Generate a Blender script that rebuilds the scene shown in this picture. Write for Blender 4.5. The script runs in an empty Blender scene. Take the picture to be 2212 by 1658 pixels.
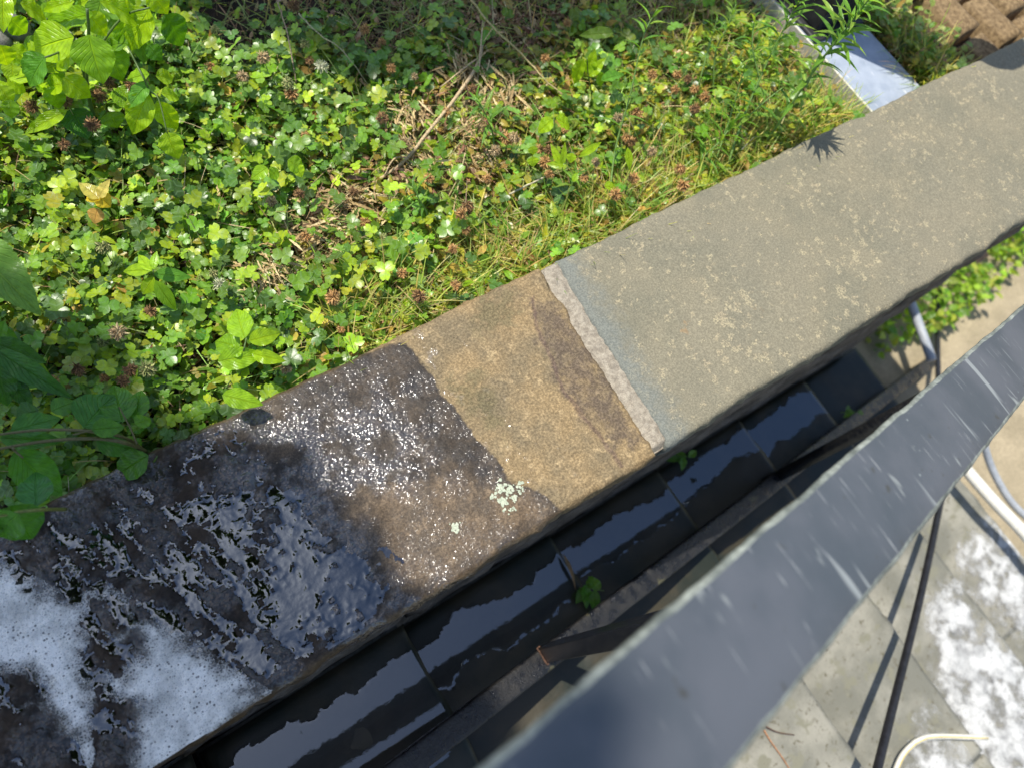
import bpy, math, random
import numpy as np
from mathutils import Vector, Matrix

# ------------------------------------------------------------------ camera, sky, sun
scene = bpy.context.scene
col = scene.collection
RW = np.array([[0.82538525, -0.4414723, 0.35191106],
               [-0.53417172, -0.81244443, 0.23365493],
               [0.182756, -0.38083627, -0.90640167]])      # columns: camera right, down, forward
CAM = np.array([-0.47997405, -0.2024944, 0.87985851])
FPX, CX, CY = 1597.0, 1106.0, 829.0

def at(px, py, z=0.0):
    """point of the horizontal plane z seen at a place of the photograph (2212 x 1658)"""
    r = RW @ np.array([px - CX, py - CY, FPX])
    t = (z - CAM[2]) / r[2]
    return CAM + t * r

def xy(px, py, z=0.0):
    p = at(px, py, z)
    return (p[0], p[1])

cd = bpy.data.cameras.new('camera')
cam = bpy.data.objects.new('camera', cd)
col.objects.link(cam)
m = Matrix.Identity(4)
for i in range(3):
    m[i][0] = RW[i][0]; m[i][1] = -RW[i][1]; m[i][2] = -RW[i][2]; m[i][3] = CAM[i]
cam.matrix_world = m
cd.sensor_width = 36.0
cd.lens = 36.0 * FPX / 2212.0
cd.clip_start = 0.01
cd.clip_end = 3000
cd.dof.use_dof = True
cd.dof.focus_distance = 0.93
cd.dof.aperture_fstop = 3.8
scene.camera = cam

SUN = np.array([-0.2, 0.29, 1.0]); SUN /= np.linalg.norm(SUN)
w = bpy.data.worlds.new('World'); scene.world = w; w.use_nodes = True
wn = w.node_tree; wn.nodes.clear()
sky = wn.nodes.new('ShaderNodeTexSky'); sky.sky_type = 'NISHITA'; sky.sun_disc = False
sky.sun_elevation = math.asin(SUN[2]); sky.sun_rotation = math.atan2(SUN[0], SUN[1])
bg = wn.nodes.new('ShaderNodeBackground'); bg.inputs['Strength'].default_value = 0.15
wo = wn.nodes.new('ShaderNodeOutputWorld')
wn.links.new(sky.outputs[0], bg.inputs[0]); wn.links.new(bg.outputs[0], wo.inputs[0])
sl = bpy.data.lights.new('sun', 'SUN'); sl.energy = 4.6; sl.angle = math.radians(0.5); sl.color = (1.0, 0.95, 0.86)
so = bpy.data.objects.new('sun', sl); col.objects.link(so)
so.rotation_euler = Vector(SUN).to_track_quat('Z', 'Y').to_euler()
scene.view_settings.view_transform = 'Standard'
scene.view_settings.look = 'None'
scene.view_settings.exposure = 0.45
scene.view_settings.gamma = 1.0
scene.cycles.max_bounces = 8
scene.cycles.transparent_max_bounces = 12
scene.cycles.sample_clamp_indirect = 4.0

# ------------------------------------------------------------------ noise helpers (numpy)
_rs = np.random.RandomState(7)
_perm = _rs.permutation(512)
_perm = np.concatenate([_perm, _perm])
_ga = _rs.rand(512) * 2 * math.pi
_gx, _gy = np.cos(_ga), np.sin(_ga)

def pn(x, y):
    x = np.asarray(x, float); y = np.asarray(y, float)
    xi = np.floor(x).astype(int); yi = np.floor(y).astype(int)
    xf = x - xi; yf = y - yi
    u = xf * xf * xf * (xf * (xf * 6 - 15) + 10); v = yf * yf * yf * (yf * (yf * 6 - 15) + 10)
    def g(ix, iy, fx, fy):
        h = _perm[(_perm[ix & 511] + iy) & 511]
        return _gx[h] * fx + _gy[h] * fy
    a = g(xi, yi, xf, yf); b = g(xi + 1, yi, xf - 1, yf)
    c = g(xi, yi + 1, xf, yf - 1); d = g(xi + 1, yi + 1, xf - 1, yf - 1)
    return ((a + u * (b - a)) * (1 - v) + (c + u * (d - c)) * v) * 1.5

def fbm(x, y, f=1.0, oct=4, gain=.5, ox=0.0):
    s = 0; a = 1.0
    for o in range(oct):
        s = s + a * pn(x * f + 17.3 * o + ox, y * f - 9.1 * o + ox * .7)
        a *= gain; f *= 2.03
    return s

def sstep(a, b, x):
    t = np.clip((x - a) / (b - a), 0, 1)
    return t * t * (3 - 2 * t)

def polysd(P, X, Y):
    """signed distance to polygon P, positive inside"""
    P = np.asarray(P)[:, :2]
    d = np.full(X.shape, 1e9); ins = np.zeros(X.shape, bool)
    n = len(P)
    for i in range(n):
        a = P[i]; b = P[(i + 1) % n]
        ex, ey = b - a
        wx, wy = X - a[0], Y - a[1]
        t = np.clip((wx * ex + wy * ey) / (ex * ex + ey * ey + 1e-12), 0, 1)
        d = np.minimum(d, np.hypot(wx - ex * t, wy - ey * t))
        c = (a[1] > Y) != (b[1] > Y)
        with np.errstate(divide='ignore', invalid='ignore'):
            xc = a[0] + (Y - a[1]) / (b[1] - a[1] + 1e-15) * ex
        ins ^= c & (X < xc)
    return np.where(ins, d, -d)

def PX(*pts, z=0.0):
    return [xy(p[0], p[1], z) for p in pts]

# ------------------------------------------------------------------ object helpers
def tag(o, label=None, cat=None, group=None, kind=None):
    if label: o['label'] = label
    if cat: o['category'] = cat
    if group: o['group'] = group
    if kind: o['kind'] = kind
    return o

def mesh_np(name, V, F4=None, F3=None, mat=None, parent=None, smooth=True, cols=None, uv=None, attrs=None, mats=None, midx=None):
    """fast mesh from numpy: F4 quads, F3 tris; cols per-vertex colour; uv per-vertex"""
    me = bpy.data.meshes.new(name)
    V = np.asarray(V, np.float32)
    L = []; starts = []; tot = 0; sizes = []
    if F4 is not None and len(F4):
        F4 = np.asarray(F4, np.int32); L.append(F4.ravel()); starts.append(np.arange(len(F4)) * 4); sizes.append(np.full(len(F4), 4)); tot = len(F4) * 4
    if F3 is not None and len(F3):
        F3 = np.asarray(F3, np.int32); L.append(F3.ravel()); starts.append(np.arange(len(F3)) * 3 + tot); sizes.append(np.full(len(F3), 3))
    L = np.concatenate(L); starts = np.concatenate(starts); sizes = np.concatenate(sizes)
    me.vertices.add(len(V)); me.vertices.foreach_set('co', V.ravel())
    me.loops.add(len(L)); me.loops.foreach_set('vertex_index', L)
    me.polygons.add(len(starts)); me.polygons.foreach_set('loop_start', starts.astype(np.int32)); me.polygons.foreach_set('loop_total', sizes.astype(np.int32))
    if smooth: me.polygons.foreach_set('use_smooth', np.ones(len(starts), bool))
    if cols is not None:
        a = me.color_attributes.new('Col', 'FLOAT_COLOR', 'POINT')
        c = np.ones((len(V), 4), np.float32); c[:, :3] = cols; a.data.foreach_set('color', c.ravel())
    if uv is not None:
        u = me.uv_layers.new(name='UVMap'); u.data.foreach_set('uv', np.asarray(uv, np.float32)[L].ravel())
    for k, val in (attrs or {}).items():
        a = me.attributes.new(k, 'FLOAT', 'POINT'); a.data.foreach_set('value', np.asarray(val, np.float32))
    for mm in (mats or [mat]):
        if mm: me.materials.append(mm)
    if midx is not None: me.polygons.foreach_set('material_index', np.asarray(midx, np.int32))
    me.update(calc_edges=True); me.validate()
    o = bpy.data.objects.new(name, me); col.objects.link(o)
    if parent is not None: o.parent = parent
    return o

def empty(name, loc=(0, 0, 0)):
    o = bpy.data.objects.new(name, None); col.objects.link(o); o.location = loc; o.empty_display_size = .02
    return o

def local(V, loc):
    return np.asarray(V) - np.asarray(loc)

class MB:
    """collects geometry"""
    def __init__(s): s.V = []; s.Q = []; s.T = []; s.C = []; s.U = []; s.n = 0
    def add(s, V, Q=None, T=None, c=None, uv=None):
        V = np.asarray(V, float)
        s.V.append(V)
        if Q is not None and len(Q): s.Q.append(np.asarray(Q, int).reshape(-1, 4) + s.n)
        if T is not None and len(T): s.T.append(np.asarray(T, int).reshape(-1, 3) + s.n)
        cc = np.empty((len(V), 3)); cc[:] = (1, 1, 1) if c is None else c
        s.C.append(cc)
        s.U.append(np.zeros((len(V), 2)) if uv is None else np.asarray(uv, float))
        s.n += len(V)
    def build(s, name, mat, parent=None, off=(0, 0, 0), smooth=True):
        V = np.concatenate(s.V) - np.asarray(off)
        return mesh_np(name, V, np.concatenate(s.Q) if s.Q else None, np.concatenate(s.T) if s.T else None,
                       mat, parent, smooth, np.concatenate(s.C), np.concatenate(s.U))

def tube(mb, pts, r0, r1=None, sides=6, c=None, cap=True):
    pts = [np.asarray(p, float) for p in pts]; n = len(pts)
    r1 = r0 if r1 is None else r1
    V = []
    up = np.array([.13, .27, .95])
    for i, p in enumerate(pts):
        d = pts[min(i + 1, n - 1)] - pts[max(i - 1, 0)]; d /= np.linalg.norm(d) + 1e-12
        a = np.cross(d, up); 
        if np.linalg.norm(a) < .15: a = np.cross(d, np.array([1., .1, 0]))
        a /= np.linalg.norm(a); b = np.cross(d, a)
        r = r0 + (r1 - r0) * i / (n - 1)
        for k in range(sides):
            th = 2 * math.pi * k / sides
            V.append(p + r * (math.cos(th) * a + math.sin(th) * b))
    Q = []
    for i in range(n - 1):
        for k in range(sides):
            k2 = (k + 1) % sides
            Q.append((i * sides + k, i * sides + k2, (i + 1) * sides + k2, (i + 1) * sides + k))
    T = []
    if cap:
        V.append(pts[0]); V.append(pts[-1]); i0 = n * sides
        for k in range(sides):
            T.append((i0, (k + 1) % sides, k)); T.append((i0 + 1, (n - 1) * sides + k, (n - 1) * sides + (k + 1) % sides))
    uv = np.zeros((len(V), 2)); uv[:, 0] = .5
    mb.add(V, Q, T, c, uv)

def smooth_path(pts, k=6):
    pts = [np.asarray(p, float) for p in pts]
    if len(pts) < 3:
        return [pts[0] + (pts[-1] - pts[0]) * i / k for i in range(k + 1)]
    out = []
    P = [2 * pts[0] - pts[1]] + pts + [2 * pts[-1] - pts[-2]]
    for i in range(1, len(P) - 2):
        for j in range(k):
            t = j / k
            out.append(.5 * ((2 * P[i]) + (-P[i - 1] + P[i + 1]) * t + (2 * P[i - 1] - 5 * P[i] + 4 * P[i + 1] - P[i + 2]) * t * t + (-P[i - 1] + 3 * P[i] - 3 * P[i + 1] + P[i + 2]) * t ** 3))
    out.append(pts[-1])
    return out

def box_v(x0, x1, y0, y1, z0, z1):
    V = [(x0, y0, z0), (x1, y0, z0), (x1, y1, z0), (x0, y1, z0), (x0, y0, z1), (x1, y0, z1), (x1, y1, z1), (x0, y1, z1)]
    Q = [(0, 3, 2, 1), (4, 5, 6, 7), (0, 1, 5, 4), (1, 2, 6, 5), (2, 3, 7, 6), (3, 0, 4, 7)]
    return np.array(V, float), Q

def bevel(o, w=.002, seg=2):
    b = o.modifiers.new('bevel', 'BEVEL'); b.width = w; b.segments = seg; b.limit_method = 'ANGLE'
    o.modifiers.new('wn', 'WEIGHTED_NORMAL')
    return o

# ------------------------------------------------------------------ material helpers
class NT:
    def __init__(s, name):
        s.m = bpy.data.materials.new(name); s.m.use_nodes = True
        s.t = s.m.node_tree; s.t.nodes.clear()
        s.out = s.n('ShaderNodeOutputMaterial')
    def n(s, typ, **kw):
        nd = s.t.nodes.new(typ)
        for k, v in kw.items():
            if hasattr(nd, k): setattr(nd, k, v)
        return nd
    def l(s, a, b): s.t.links.new(a, b)
    def pos(s):
        return s.n('ShaderNodeNewGeometry').outputs['Position']
    def obj(s):
        return s.n('ShaderNodeTexCoord').outputs['Object']
    def noise(s, vec, scale, detail=4, rough=.55, dist=0):
        n = s.n('ShaderNodeTexNoise'); n.inputs['Scale'].default_value = scale; n.inputs['Detail'].default_value = detail
        n.inputs['Roughness'].default_value = rough; n.inputs['Distortion'].default_value = dist
        s.l(vec, n.inputs['Vector']); return n.outputs[0]
    def vor(s, vec, scale, feature='F1', out='Distance', rnd=1.0):
        n = s.n('ShaderNodeTexVoronoi'); n.feature = feature; n.inputs['Scale'].default_value = scale
        n.inputs['Randomness'].default_value = rnd
        s.l(vec, n.inputs['Vector']); return n.outputs[out]
    def mp(s, vec, rot=(0, 0, 0), scale=(1, 1, 1), loc=(0, 0, 0)):
        n = s.n('ShaderNodeMapping'); n.inputs['Rotation'].default_value = rot; n.inputs['Scale'].default_value = scale; n.inputs['Location'].default_value = loc
        s.l(vec, n.inputs['Vector']); return n.outputs[0]
    def math(s, op, a, b=None, c=None, clamp=False):
        n = s.n('ShaderNodeMath'); n.operation = op; n.use_clamp = clamp
        for i, v in enumerate((a, b, c)):
            if v is None: continue
            if isinstance(v, (int, float)): n.inputs[i].default_value = v
            else: s.l(v, n.inputs[i])
        return n.outputs[0]
    def rng(s, v, a, b, c=0.0, d=1.0, smooth=True):
        n = s.n('ShaderNodeMapRange'); n.interpolation_type = 'SMOOTHSTEP' if smooth else 'LINEAR'
        for k, x in (('From Min', a), ('From Max', b), ('To Min', c), ('To Max', d)): n.inputs[k].default_value = x
        s.l(v, n.inputs['Value']); return n.outputs[0]
    def mix(s, f, a, b, mode='MIX'):
        n = s.n('ShaderNodeMix'); n.data_type = 'RGBA'; n.blend_type = mode
        for i, v in ((0, f), (6, a), (7, b)):
            if isinstance(v, (int, float)): n.inputs[i].default_value = v
            elif isinstance(v, (tuple, list)): n.inputs[i].default_value = (*v[:3], 1)
            else: s.l(v, n.inputs[i])
        return n.outputs[2]
    def fmix(s, f, a, b):
        n = s.n('ShaderNodeMix'); n.data_type = 'FLOAT'
        for i, v in ((0, f), (2, a), (3, b)):
            if isinstance(v, (int, float)): n.inputs[i].default_value = v
            else: s.l(v, n.inputs[i])
        return n.outputs[0]
    def attr(s, name, out='Fac'):
        n = s.n('ShaderNodeAttribute'); n.attribute_name = name; return n.outputs[out]
    def bump(s, h, strength=1.0, dist=.001, normal=None):
        n = s.n('ShaderNodeBump'); n.inputs['Distance'].default_value = dist
        if isinstance(strength, (int, float)): n.inputs['Strength'].default_value = strength
        else: s.l(strength, n.inputs['Strength'])
        s.l(h, n.inputs['Height'])
        if normal is not None: s.l(normal, n.inputs['Normal'])
        return n.outputs[0]
    def bsdf(s, color, rough=.8, normal=None, metallic=0.0, ior=1.5, spec=.5, coat=0.0, coat_rough=.1, coat_normal=None, coat_ior=1.5):
        n = s.n('ShaderNodeBsdfPrincipled')
        for k, v in (('Base Color', color), ('Roughness', rough), ('Metallic', metallic), ('IOR', ior), ('Specular IOR Level', spec), ('Coat Weight', coat), ('Coat Roughness', coat_rough), ('Coat IOR', coat_ior)):
            if isinstance(v, (int, float)): n.inputs[k].default_value = v
            elif isinstance(v, (tuple, list)): n.inputs[k].default_value = (*v[:3], 1)
            else: s.l(v, n.inputs[k])
        if normal is not None: s.l(normal, n.inputs['Normal'])
        if coat_normal is not None: s.l(coat_normal, n.inputs['Coat Normal'])
        return n.outputs[0]
    def done(s, sh): s.l(sh, s.out.inputs[0]); return s.m

def mat_leaf(name, rough=.38, transl=.35, veins=True, spec=.5, glare=False):
    t = NT(name); c = t.mix(1.0, t.attr('Col', 'Color'), (1.34, 1.17, .95), 'MULTIPLY'); p = t.pos()
    v = t.noise(p, 160, 3)
    cc = t.mix(t.rng(v, .3, .7), t.mix(1.0, c, (.78, .80, .75), 'MULTIPLY'), t.mix(1.0, c, (1.15, 1.1, 1.1), 'MULTIPLY'))
    uvn = t.n('ShaderNodeUVMap'); uvn.uv_map = 'UVMap'
    sep = t.n('ShaderNodeSeparateXYZ'); t.l(uvn.outputs[0], sep.inputs[0])
    u, vv = sep.outputs[0], sep.outputs[1]
    au = t.math('ABSOLUTE', t.math('SUBTRACT', u, .5))
    h = t.noise(p, 420, 2)
    if veins:
        mid = t.rng(au, .0, .035, 1, 0)
        s1 = t.math('FRACT', t.math('MULTIPLY', t.math('SUBTRACT', vv, t.math('MULTIPLY', au, .75)), 9.0))
        sv = t.rng(t.math('ABSOLUTE', t.math('SUBTRACT', s1, .5)), .0, .16, 1, 0)
        vn = t.math('MAXIMUM', mid, t.math('MULTIPLY', sv, .45))
        cc = t.mix(t.math('MULTIPLY', vn, .55), cc, t.mix(1.0, c, (2.0, 1.6, 2.2), 'MULTIPLY'))
        h = t.math('SUBTRACT', t.math('MULTIPLY', h, .25), vn)
        nrm = t.bump(h, .9, .0016)
    else:
        band = t.rng(t.math('ABSOLUTE', t.math('SUBTRACT', t.math('SUBTRACT', vv, t.math('MULTIPLY', au, .5)), .35)), .02, .11, 1, 0)
        cc = t.mix(t.math('MULTIPLY', band, .22), cc, (.28, .42, .24))
        mid = t.rng(au, .0, .03, 1, 0)
        nrm = t.bump(t.math('SUBTRACT', t.math('MULTIPLY', h, .5), mid), .6, .0004)
    d = t.bsdf(cc, rough, nrm, spec=spec)
    tr = t.n('ShaderNodeBsdfTranslucent'); t.l(t.mix(1.0, cc, (1.7, 1.55, .5), 'MULTIPLY'), tr.inputs[0])
    mx = t.n('ShaderNodeMixShader'); mx.inputs[0].default_value = transl; t.l(d, mx.inputs[1]); t.l(tr.outputs[0], mx.inputs[2])
    return t.done(mx.outputs[0])

M = {}
M['clover'] = mat_leaf('clover_leaf', .34, .34, False, spec=.5)
M['leaf'] = mat_leaf('broad_leaf', .32, .38, True, spec=.5)
M['leaf_wet'] = mat_leaf('wet_broad_leaf', .22, .45, True, spec=.5)
M['blade'] = mat_leaf('grass_blade', .4, .4, False)

def mat_vcol(name, rough=.8, transl=0.0, bscale=400, bd=.0006, var=.25):
    t = NT(name); c = t.attr('Col', 'Color'); p = t.pos()
    n = t.noise(p, bscale, 3)
    cc = t.mix(t.rng(n, .3, .7), t.mix(1.0, c, (1 - var,) * 3, 'MULTIPLY'), t.mix(1.0, c, (1 + var,) * 3, 'MULTIPLY'))
    d = t.bsdf(cc, rough, t.bump(n, .8, bd))
    if transl:
        tr = t.n('ShaderNodeBsdfTranslucent'); t.l(cc, tr.inputs[0])
        mx = t.n('ShaderNodeMixShader'); mx.inputs[0].default_value = transl; t.l(d, mx.inputs[1]); t.l(tr.outputs[0], mx.inputs[2]); d = mx.outputs[0]
    return t.done(d)
M['stem'] = mat_vcol('plant_stem', .5, .1)
M['dry'] = mat_vcol('dried_plant', .85, .15, var=.35)
M['twig'] = mat_vcol('dry_twig', .85, 0, var=.4)

def mat_soil():
    t = NT('soil'); p = t.pos()
    n1 = t.noise(p, 30, 6, .7); n2 = t.noise(p, 220, 4, .7)
    c = t.mix(t.rng(n1, .35, .65), (.010, .007, .005), (.05, .032, .02))
    c = t.mix(t.rng(n2, .5, .75), c, (.09, .06, .04))
    return t.done(t.bsdf(c, .9, t.bump(t.math('ADD', n1, t.math('MULTIPLY', n2, .5)), 1, .006)))
M['soil'] = mat_soil()

# ------------------------------------------------------------------ stone materials
def mat_cap_brown():
    t = NT('brown_sandstone'); p = t.pos()
    big = t.noise(p, 14, 4, .6); med = t.noise(p, 60, 5, .65); fine = t.noise(p, 700, 3, .7); gr = t.noise(p, 320, 4, .75)
    c = t.mix(t.rng(big, .35, .65), (.27, .20, .11), (.185, .15, .095))
    c = t.mix(t.rng(med, .5, .72), c, (.37, .285, .165))
    patch = t.attr('patch')
    pm = t.rng(t.math('ADD', patch, t.math('MULTIPLY', t.math('SUBTRACT', t.noise(p, 28, 5, .65), .5), .11)), -.006, .012)
    c = t.mix(t.math('MULTIPLY', pm, t.rng(t.noise(p, 50, 5, .7), .35, .6, .35, .85)), c, (.115, .09, .07))
    green = t.attr('green')
    gm = t.rng(t.math('ADD', green, t.math('MULTIPLY', t.math('SUBTRACT', med, .5), .13)), -.012, .02)
    c = t.mix(t.math('MULTIPLY', gm, .65), c, (.115, .105, .06))
    crack = t.attr('crack')
    cm = t.rng(t.math('ABSOLUTE', t.math('ADD', crack, t.math('MULTIPLY', t.math('SUBTRACT', med, .5), .012))), .0005, .0045, 1, 0)
    c = t.mix(t.math('MULTIPLY', cm, .55), c, (.09, .06, .06))
    c = t.mix(t.rng(gr, .35, .7), t.mix(1.0, c, (.60, .58, .56), 'MULTIPLY'), t.mix(1.0, c, (1.32, 1.28, 1.2), 'MULTIPLY'))
    c = t.mix(t.rng(fine, .56, .66), c, t.mix(1.0, c, (.6, .58, .55), 'MULTIPLY'))
    # wet darkening: real water in the stone
    wet = t.attr('wet')
    wj = t.math('ADD', wet, t.math('MULTIPLY', t.math('SUBTRACT', t.noise(p, 45, 4, .6), .5), .022))
    wm = t.rng(wj, -.0015, .0035)
    damp = t.attr('damp')
    dm = t.rng(t.math('ADD', damp, t.math('MULTIPLY', t.math('SUBTRACT', med, .5), .06)), -.02, .03)
    bn = t.rng(t.noise(p, 26, 4, .6), .35, .66)
    wetc = t.mix(bn, t.mix(1.0, c, (.15, .16, .22), 'MULTIPLY'), t.mix(1.0, c, (.27, .27, .33), 'MULTIPLY'))
    wetc = t.mix(t.math('MULTIPLY', dm, .85), wetc, t.mix(1.0, c, (.60, .58, .66), 'MULTIPLY'))
    dark = t.attr('dark')
    wetc = t.mix(t.rng(dark, -.03, .05), wetc, t.mix(bn, (.012, .008, .005), (.035, .022, .012)))
    col_ = t.mix(wm, c, wetc)
    edge = t.attr('edge')
    col_ = t.mix(t.math('MULTIPLY', t.rng(edge, .0, .008, 1, 0), .35), col_, t.mix(1.0, c, (.8, .7, .6), 'MULTIPLY'))
    rough = t.fmix(wm, .92, t.fmix(t.math('MULTIPLY', dm, .9), t.rng(t.noise(p, 38, 3), .40, .62, .35, .6), .6))
    h = t.math('ADD', t.math('MULTIPLY', fine, .25), t.math('ADD', t.math('MULTIPLY', gr, .5), t.math('MULTIPLY', t.noise(p, 170, 3), .7)))
    nrm = t.bump(h, t.fmix(wm, .7, 1.0), .0016)
    spec = t.fmix(wm, .15, t.fmix(dm, .22, .2))
    cn = t.bump(t.noise(p, 175, 1, .5), 1.0, .0040)
    cw = t.math('MULTIPLY', wm, t.math('MULTIPLY', t.math('SUBTRACT', 1.0, t.math('MULTIPLY', dm, .75)), t.rng(t.noise(p, 21, 5, .7), .42, .58)))
    cw = t.math('MULTIPLY', t.math('MULTIPLY', cw, t.rng(wet, .0, .11, .22, 1.0)), t.math('SUBTRACT', 1.0, t.math('MULTIPLY', t.rng(dark, -.01, .05), .55)))
    near = t.math('MULTIPLY', t.math('SUBTRACT', 1.0, wm), t.math('MULTIPLY', t.rng(wet, -.075, -.01), t.rng(t.noise(p, 40, 4, .7), .58, .66)))
    return t.done(t.bsdf(col_, rough, nrm, spec=spec, coat=t.math('MAXIMUM', cw, near), coat_rough=.115, coat_normal=cn, coat_ior=1.9))
M['cap_brown'] = mat_cap_brown()

def mat_cap_grey():
    t = NT('grey_bluestone'); p = t.pos()
    big = t.noise(p, 9, 4, .6); med = t.noise(p, 45, 5, .65); fine = t.noise(p, 900, 3, .7); gr = t.noise(p, 380, 4, .75)
    c = t.mix(t.rng(big, .35, .65), (.188, .176, .126), (.232, .208, .143))
    c = t.mix(t.math('MULTIPLY', t.rng(t.noise(p, 5, 3), .45, .6), .4), c, (.225, .205, .148))
    bl = t.attr('blue')
    bm = t.rng(t.math('ADD', bl, t.math('MULTIPLY', t.math('SUBTRACT', med, .5), .07)), .055, .005)
    c = t.mix(t.math('MULTIPLY', bm, .85), c, (.175, .188, .168))
    dist = t.mix(1.0, p, (0, 0, 0), 'ADD')
    wob = t.n('ShaderNodeTexNoise'); wob.inputs['Scale'].default_value = 120; t.l(p, wob.inputs['Vector'])
    vm = t.n('ShaderNodeVectorMath'); vm.operation = 'MULTIPLY_ADD'; t.l(wob.outputs['Color'], vm.inputs[0]); vm.inputs[1].default_value = (.022, .022, .022); t.l(p, vm.inputs[2])
    v = t.vor(vm.outputs[0], 62)
    clus = t.noise(p, 7, 4, .7)
    th = t.rng(clus, .38, .66, .14, .48, False)
    fl = t.rng(t.math('SUBTRACT', th, v), -.02, .06)
    fl = t.math('MULTIPLY', fl, t.rng(gr, .40, .56))
    fl = t.math('MULTIPLY', fl, t.math('SUBTRACT', 1.0, t.math('MULTIPLY', bm, .8)))
    c = t.mix(t.math('MULTIPLY', fl, .72), c, t.mix(t.rng(med, .4, .6), (.39, .34, .215), (.35, .295, .19)))
    rust = t.rng(t.noise(p, 11, 5, .7), .66, .72)
    c = t.mix(t.math('MULTIPLY', rust, .5), c, (.36, .22, .10))
    c = t.mix(t.rng(gr, .35, .7), t.mix(1.0, c, (.72, .72, .72), 'MULTIPLY'), t.mix(1.0, c, (1.24, 1.22, 1.18), 'MULTIPLY'))
    c = t.mix(t.rng(fine, .35, .7), t.mix(1.0, c, (.86, .86, .86), 'MULTIPLY'), c)
    h = t.math('ADD', t.math('MULTIPLY', fine, .3), t.math('ADD', t.math('MULTIPLY', gr, .5), t.math('MULTIPLY', t.noise(p, 130, 3), .5)))
    return t.done(t.bsdf(c, .9, t.bump(h, .8, .0012), spec=.25))
M['cap_grey'] = mat_cap_grey()

def mat_simple(name, a, b, scale=60, rough=.9, bd=.001, detail=5, spec=.3, fine=500, metallic=0.0):
    t = NT(name); p = t.pos()
    n1 = t.noise(p, scale, detail, .65); n2 = t.noise(p, fine, 3, .7)
    c = t.mix(t.rng(n1, .35, .65), a, b)
    c = t.mix(t.rng(n2, .35, .68), t.mix(1.0, c, (.78,) * 3, 'MULTIPLY'), t.mix(1.0, c, (1.18,) * 3, 'MULTIPLY'))
    return t.done(t.bsdf(c, rough, t.bump(t.math('ADD', n2, n1), .8, bd), spec=spec, metallic=metallic))
M['mortar'] = mat_simple('pink_mortar', (.24, .205, .155), (.37, .325, .25), 130, .95, .0018, fine=650)
M['lichen'] = mat_simple('pale_lichen', (.34, .38, .28), (.50, .53, .40), 200, .95, .0015)
M['moss'] = mat_simple('green_moss', (.06, .08, .015), (.14, .15, .04), 300, .95, .002)
M['wallstone'] = mat_simple('wall_stone', (.07, .055, .04), (.16, .13, .10), 14, .9, .006, fine=90)
M['paver'] = mat_simple('brown_paver', (.12, .078, .038), (.26, .18, .09), 110, .95, .0006, fine=420)
M['path'] = mat_simple('sandy_path', (.27, .225, .145), (.35, .29, .19), 9, .95, .002, fine=200)
M['pebble'] = mat_simple('grey_pebble', (.12, .115, .10), (.2, .19, .17), 60, .4, .0008)
M['black_wet'] = mat_simple('wet_black_paint', (.008, .009, .012), (.022, .022, .022), 90, .22, .0008, fine=400, spec=.6)
M['hose_black'] = mat_simple('black_rubber', (.012, .012, .014), (.02, .02, .024), 60, .45, .0002)
M['hose_grey'] = mat_simple('grey_hose', (.30, .32, .34), (.36, .38, .40), 60, .4, .0002)
M['hose_white'] = mat_simple('white_hose', (.62, .60, .52), (.72, .70, .62), 60, .4, .0002)
M['yellow'] = mat_simple('yellow_stripe', (.55, .40, .10), (.6, .45, .12), 60, .5, .0002)
M['black_metal'] = mat_simple('black_box_paint', (.012, .012, .013), (.03, .03, .03), 40, .5, .0003)
M['screw'] = mat_simple('steel_washer', (.22, .22, .22), (.35, .35, .34), 200, .35, .0002, metallic=.6)
M['rust'] = mat_simple('rusty_weld', (.05, .025, .015), (.20, .11, .07), 300, .8, .001)

def mat_beam():
    t = NT('grey_painted_beam'); p = t.pos()
    n = t.noise(p, 22, 5, .65); s = t.noise(p, 130, 4, .7)
    c = t.mix(t.rng(n, .35, .65), (.25, .29, .35), (.32, .36, .42))
    c = t.mix(t.rng(s, .68, .74), c, (.14, .13, .12))
    c = t.mix(t.rng(t.noise(t.mp(p, (0, 0, .6), (200, 25, 50)), 1, 3), .66, .72), c, (.62, .62, .60))
    return t.done(t.bsdf(c, .42, t.bump(s, .5, .0004), spec=.5))
M['beam'] = mat_beam()
M['beam_cream'] = mat_simple('cream_flange', (.50, .48, .38), (.62, .60, .50), 40, .5, .0004)

def mat_rail():
    t = NT('dark_grey_handrail_paint'); o = t.obj()
    n = t.noise(o, 9, 4); s = t.noise(o, 300, 3)
    c = t.mix(t.rng(n, .35, .65), (.056, .065, .075), (.085, .091, .103))
    # scratches run across the bar; worn paint
    sc = t.noise(t.mp(o, (0, 0, .28), (75, 6.5, 1)), 1.0, 2, .5)
    c = t.mix(t.math('MULTIPLY', t.rng(sc, .655, .72), .7), c, (.30, .32, .31))
    sc2 = t.noise(t.mp(o, (0, 0, .15), (420, 22, 1), (3.1, 1.7, 0)), 1.0, 2, .5)
    c = t.mix(t.math('MULTIPLY', t.rng(sc2, .67, .74), .6), c, (.36, .37, .36))
    sc3 = t.noise(t.mp(o, (0, 0, .35), (60, 17, 1), (5.3, 2.7, 0)), 1.0, 2, .5)
    c = t.mix(t.math('MULTIPLY', t.rng(sc3, .68, .74), .75), c, (.30, .32, .30))
    sp = t.vor(o, 70)
    c = t.mix(t.math('MULTIPLY', t.rng(sp, .10, .04), t.rng(t.noise(o, 13, 2), .5, .62)), c, (.26, .29, .28))
    c = t.mix(t.rng(t.noise(o, 55, 4), .66, .74), c, (.05, .05, .045))
    return t.done(t.bsdf(c, .40, t.bump(s, .3, .0003), spec=.45))
M['rail'] = mat_rail()
M['rail_edge'] = mat_simple('worn_rail_edge', (.12, .135, .12), (.27, .29, .25), 30, .5, .0004, fine=150)

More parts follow.
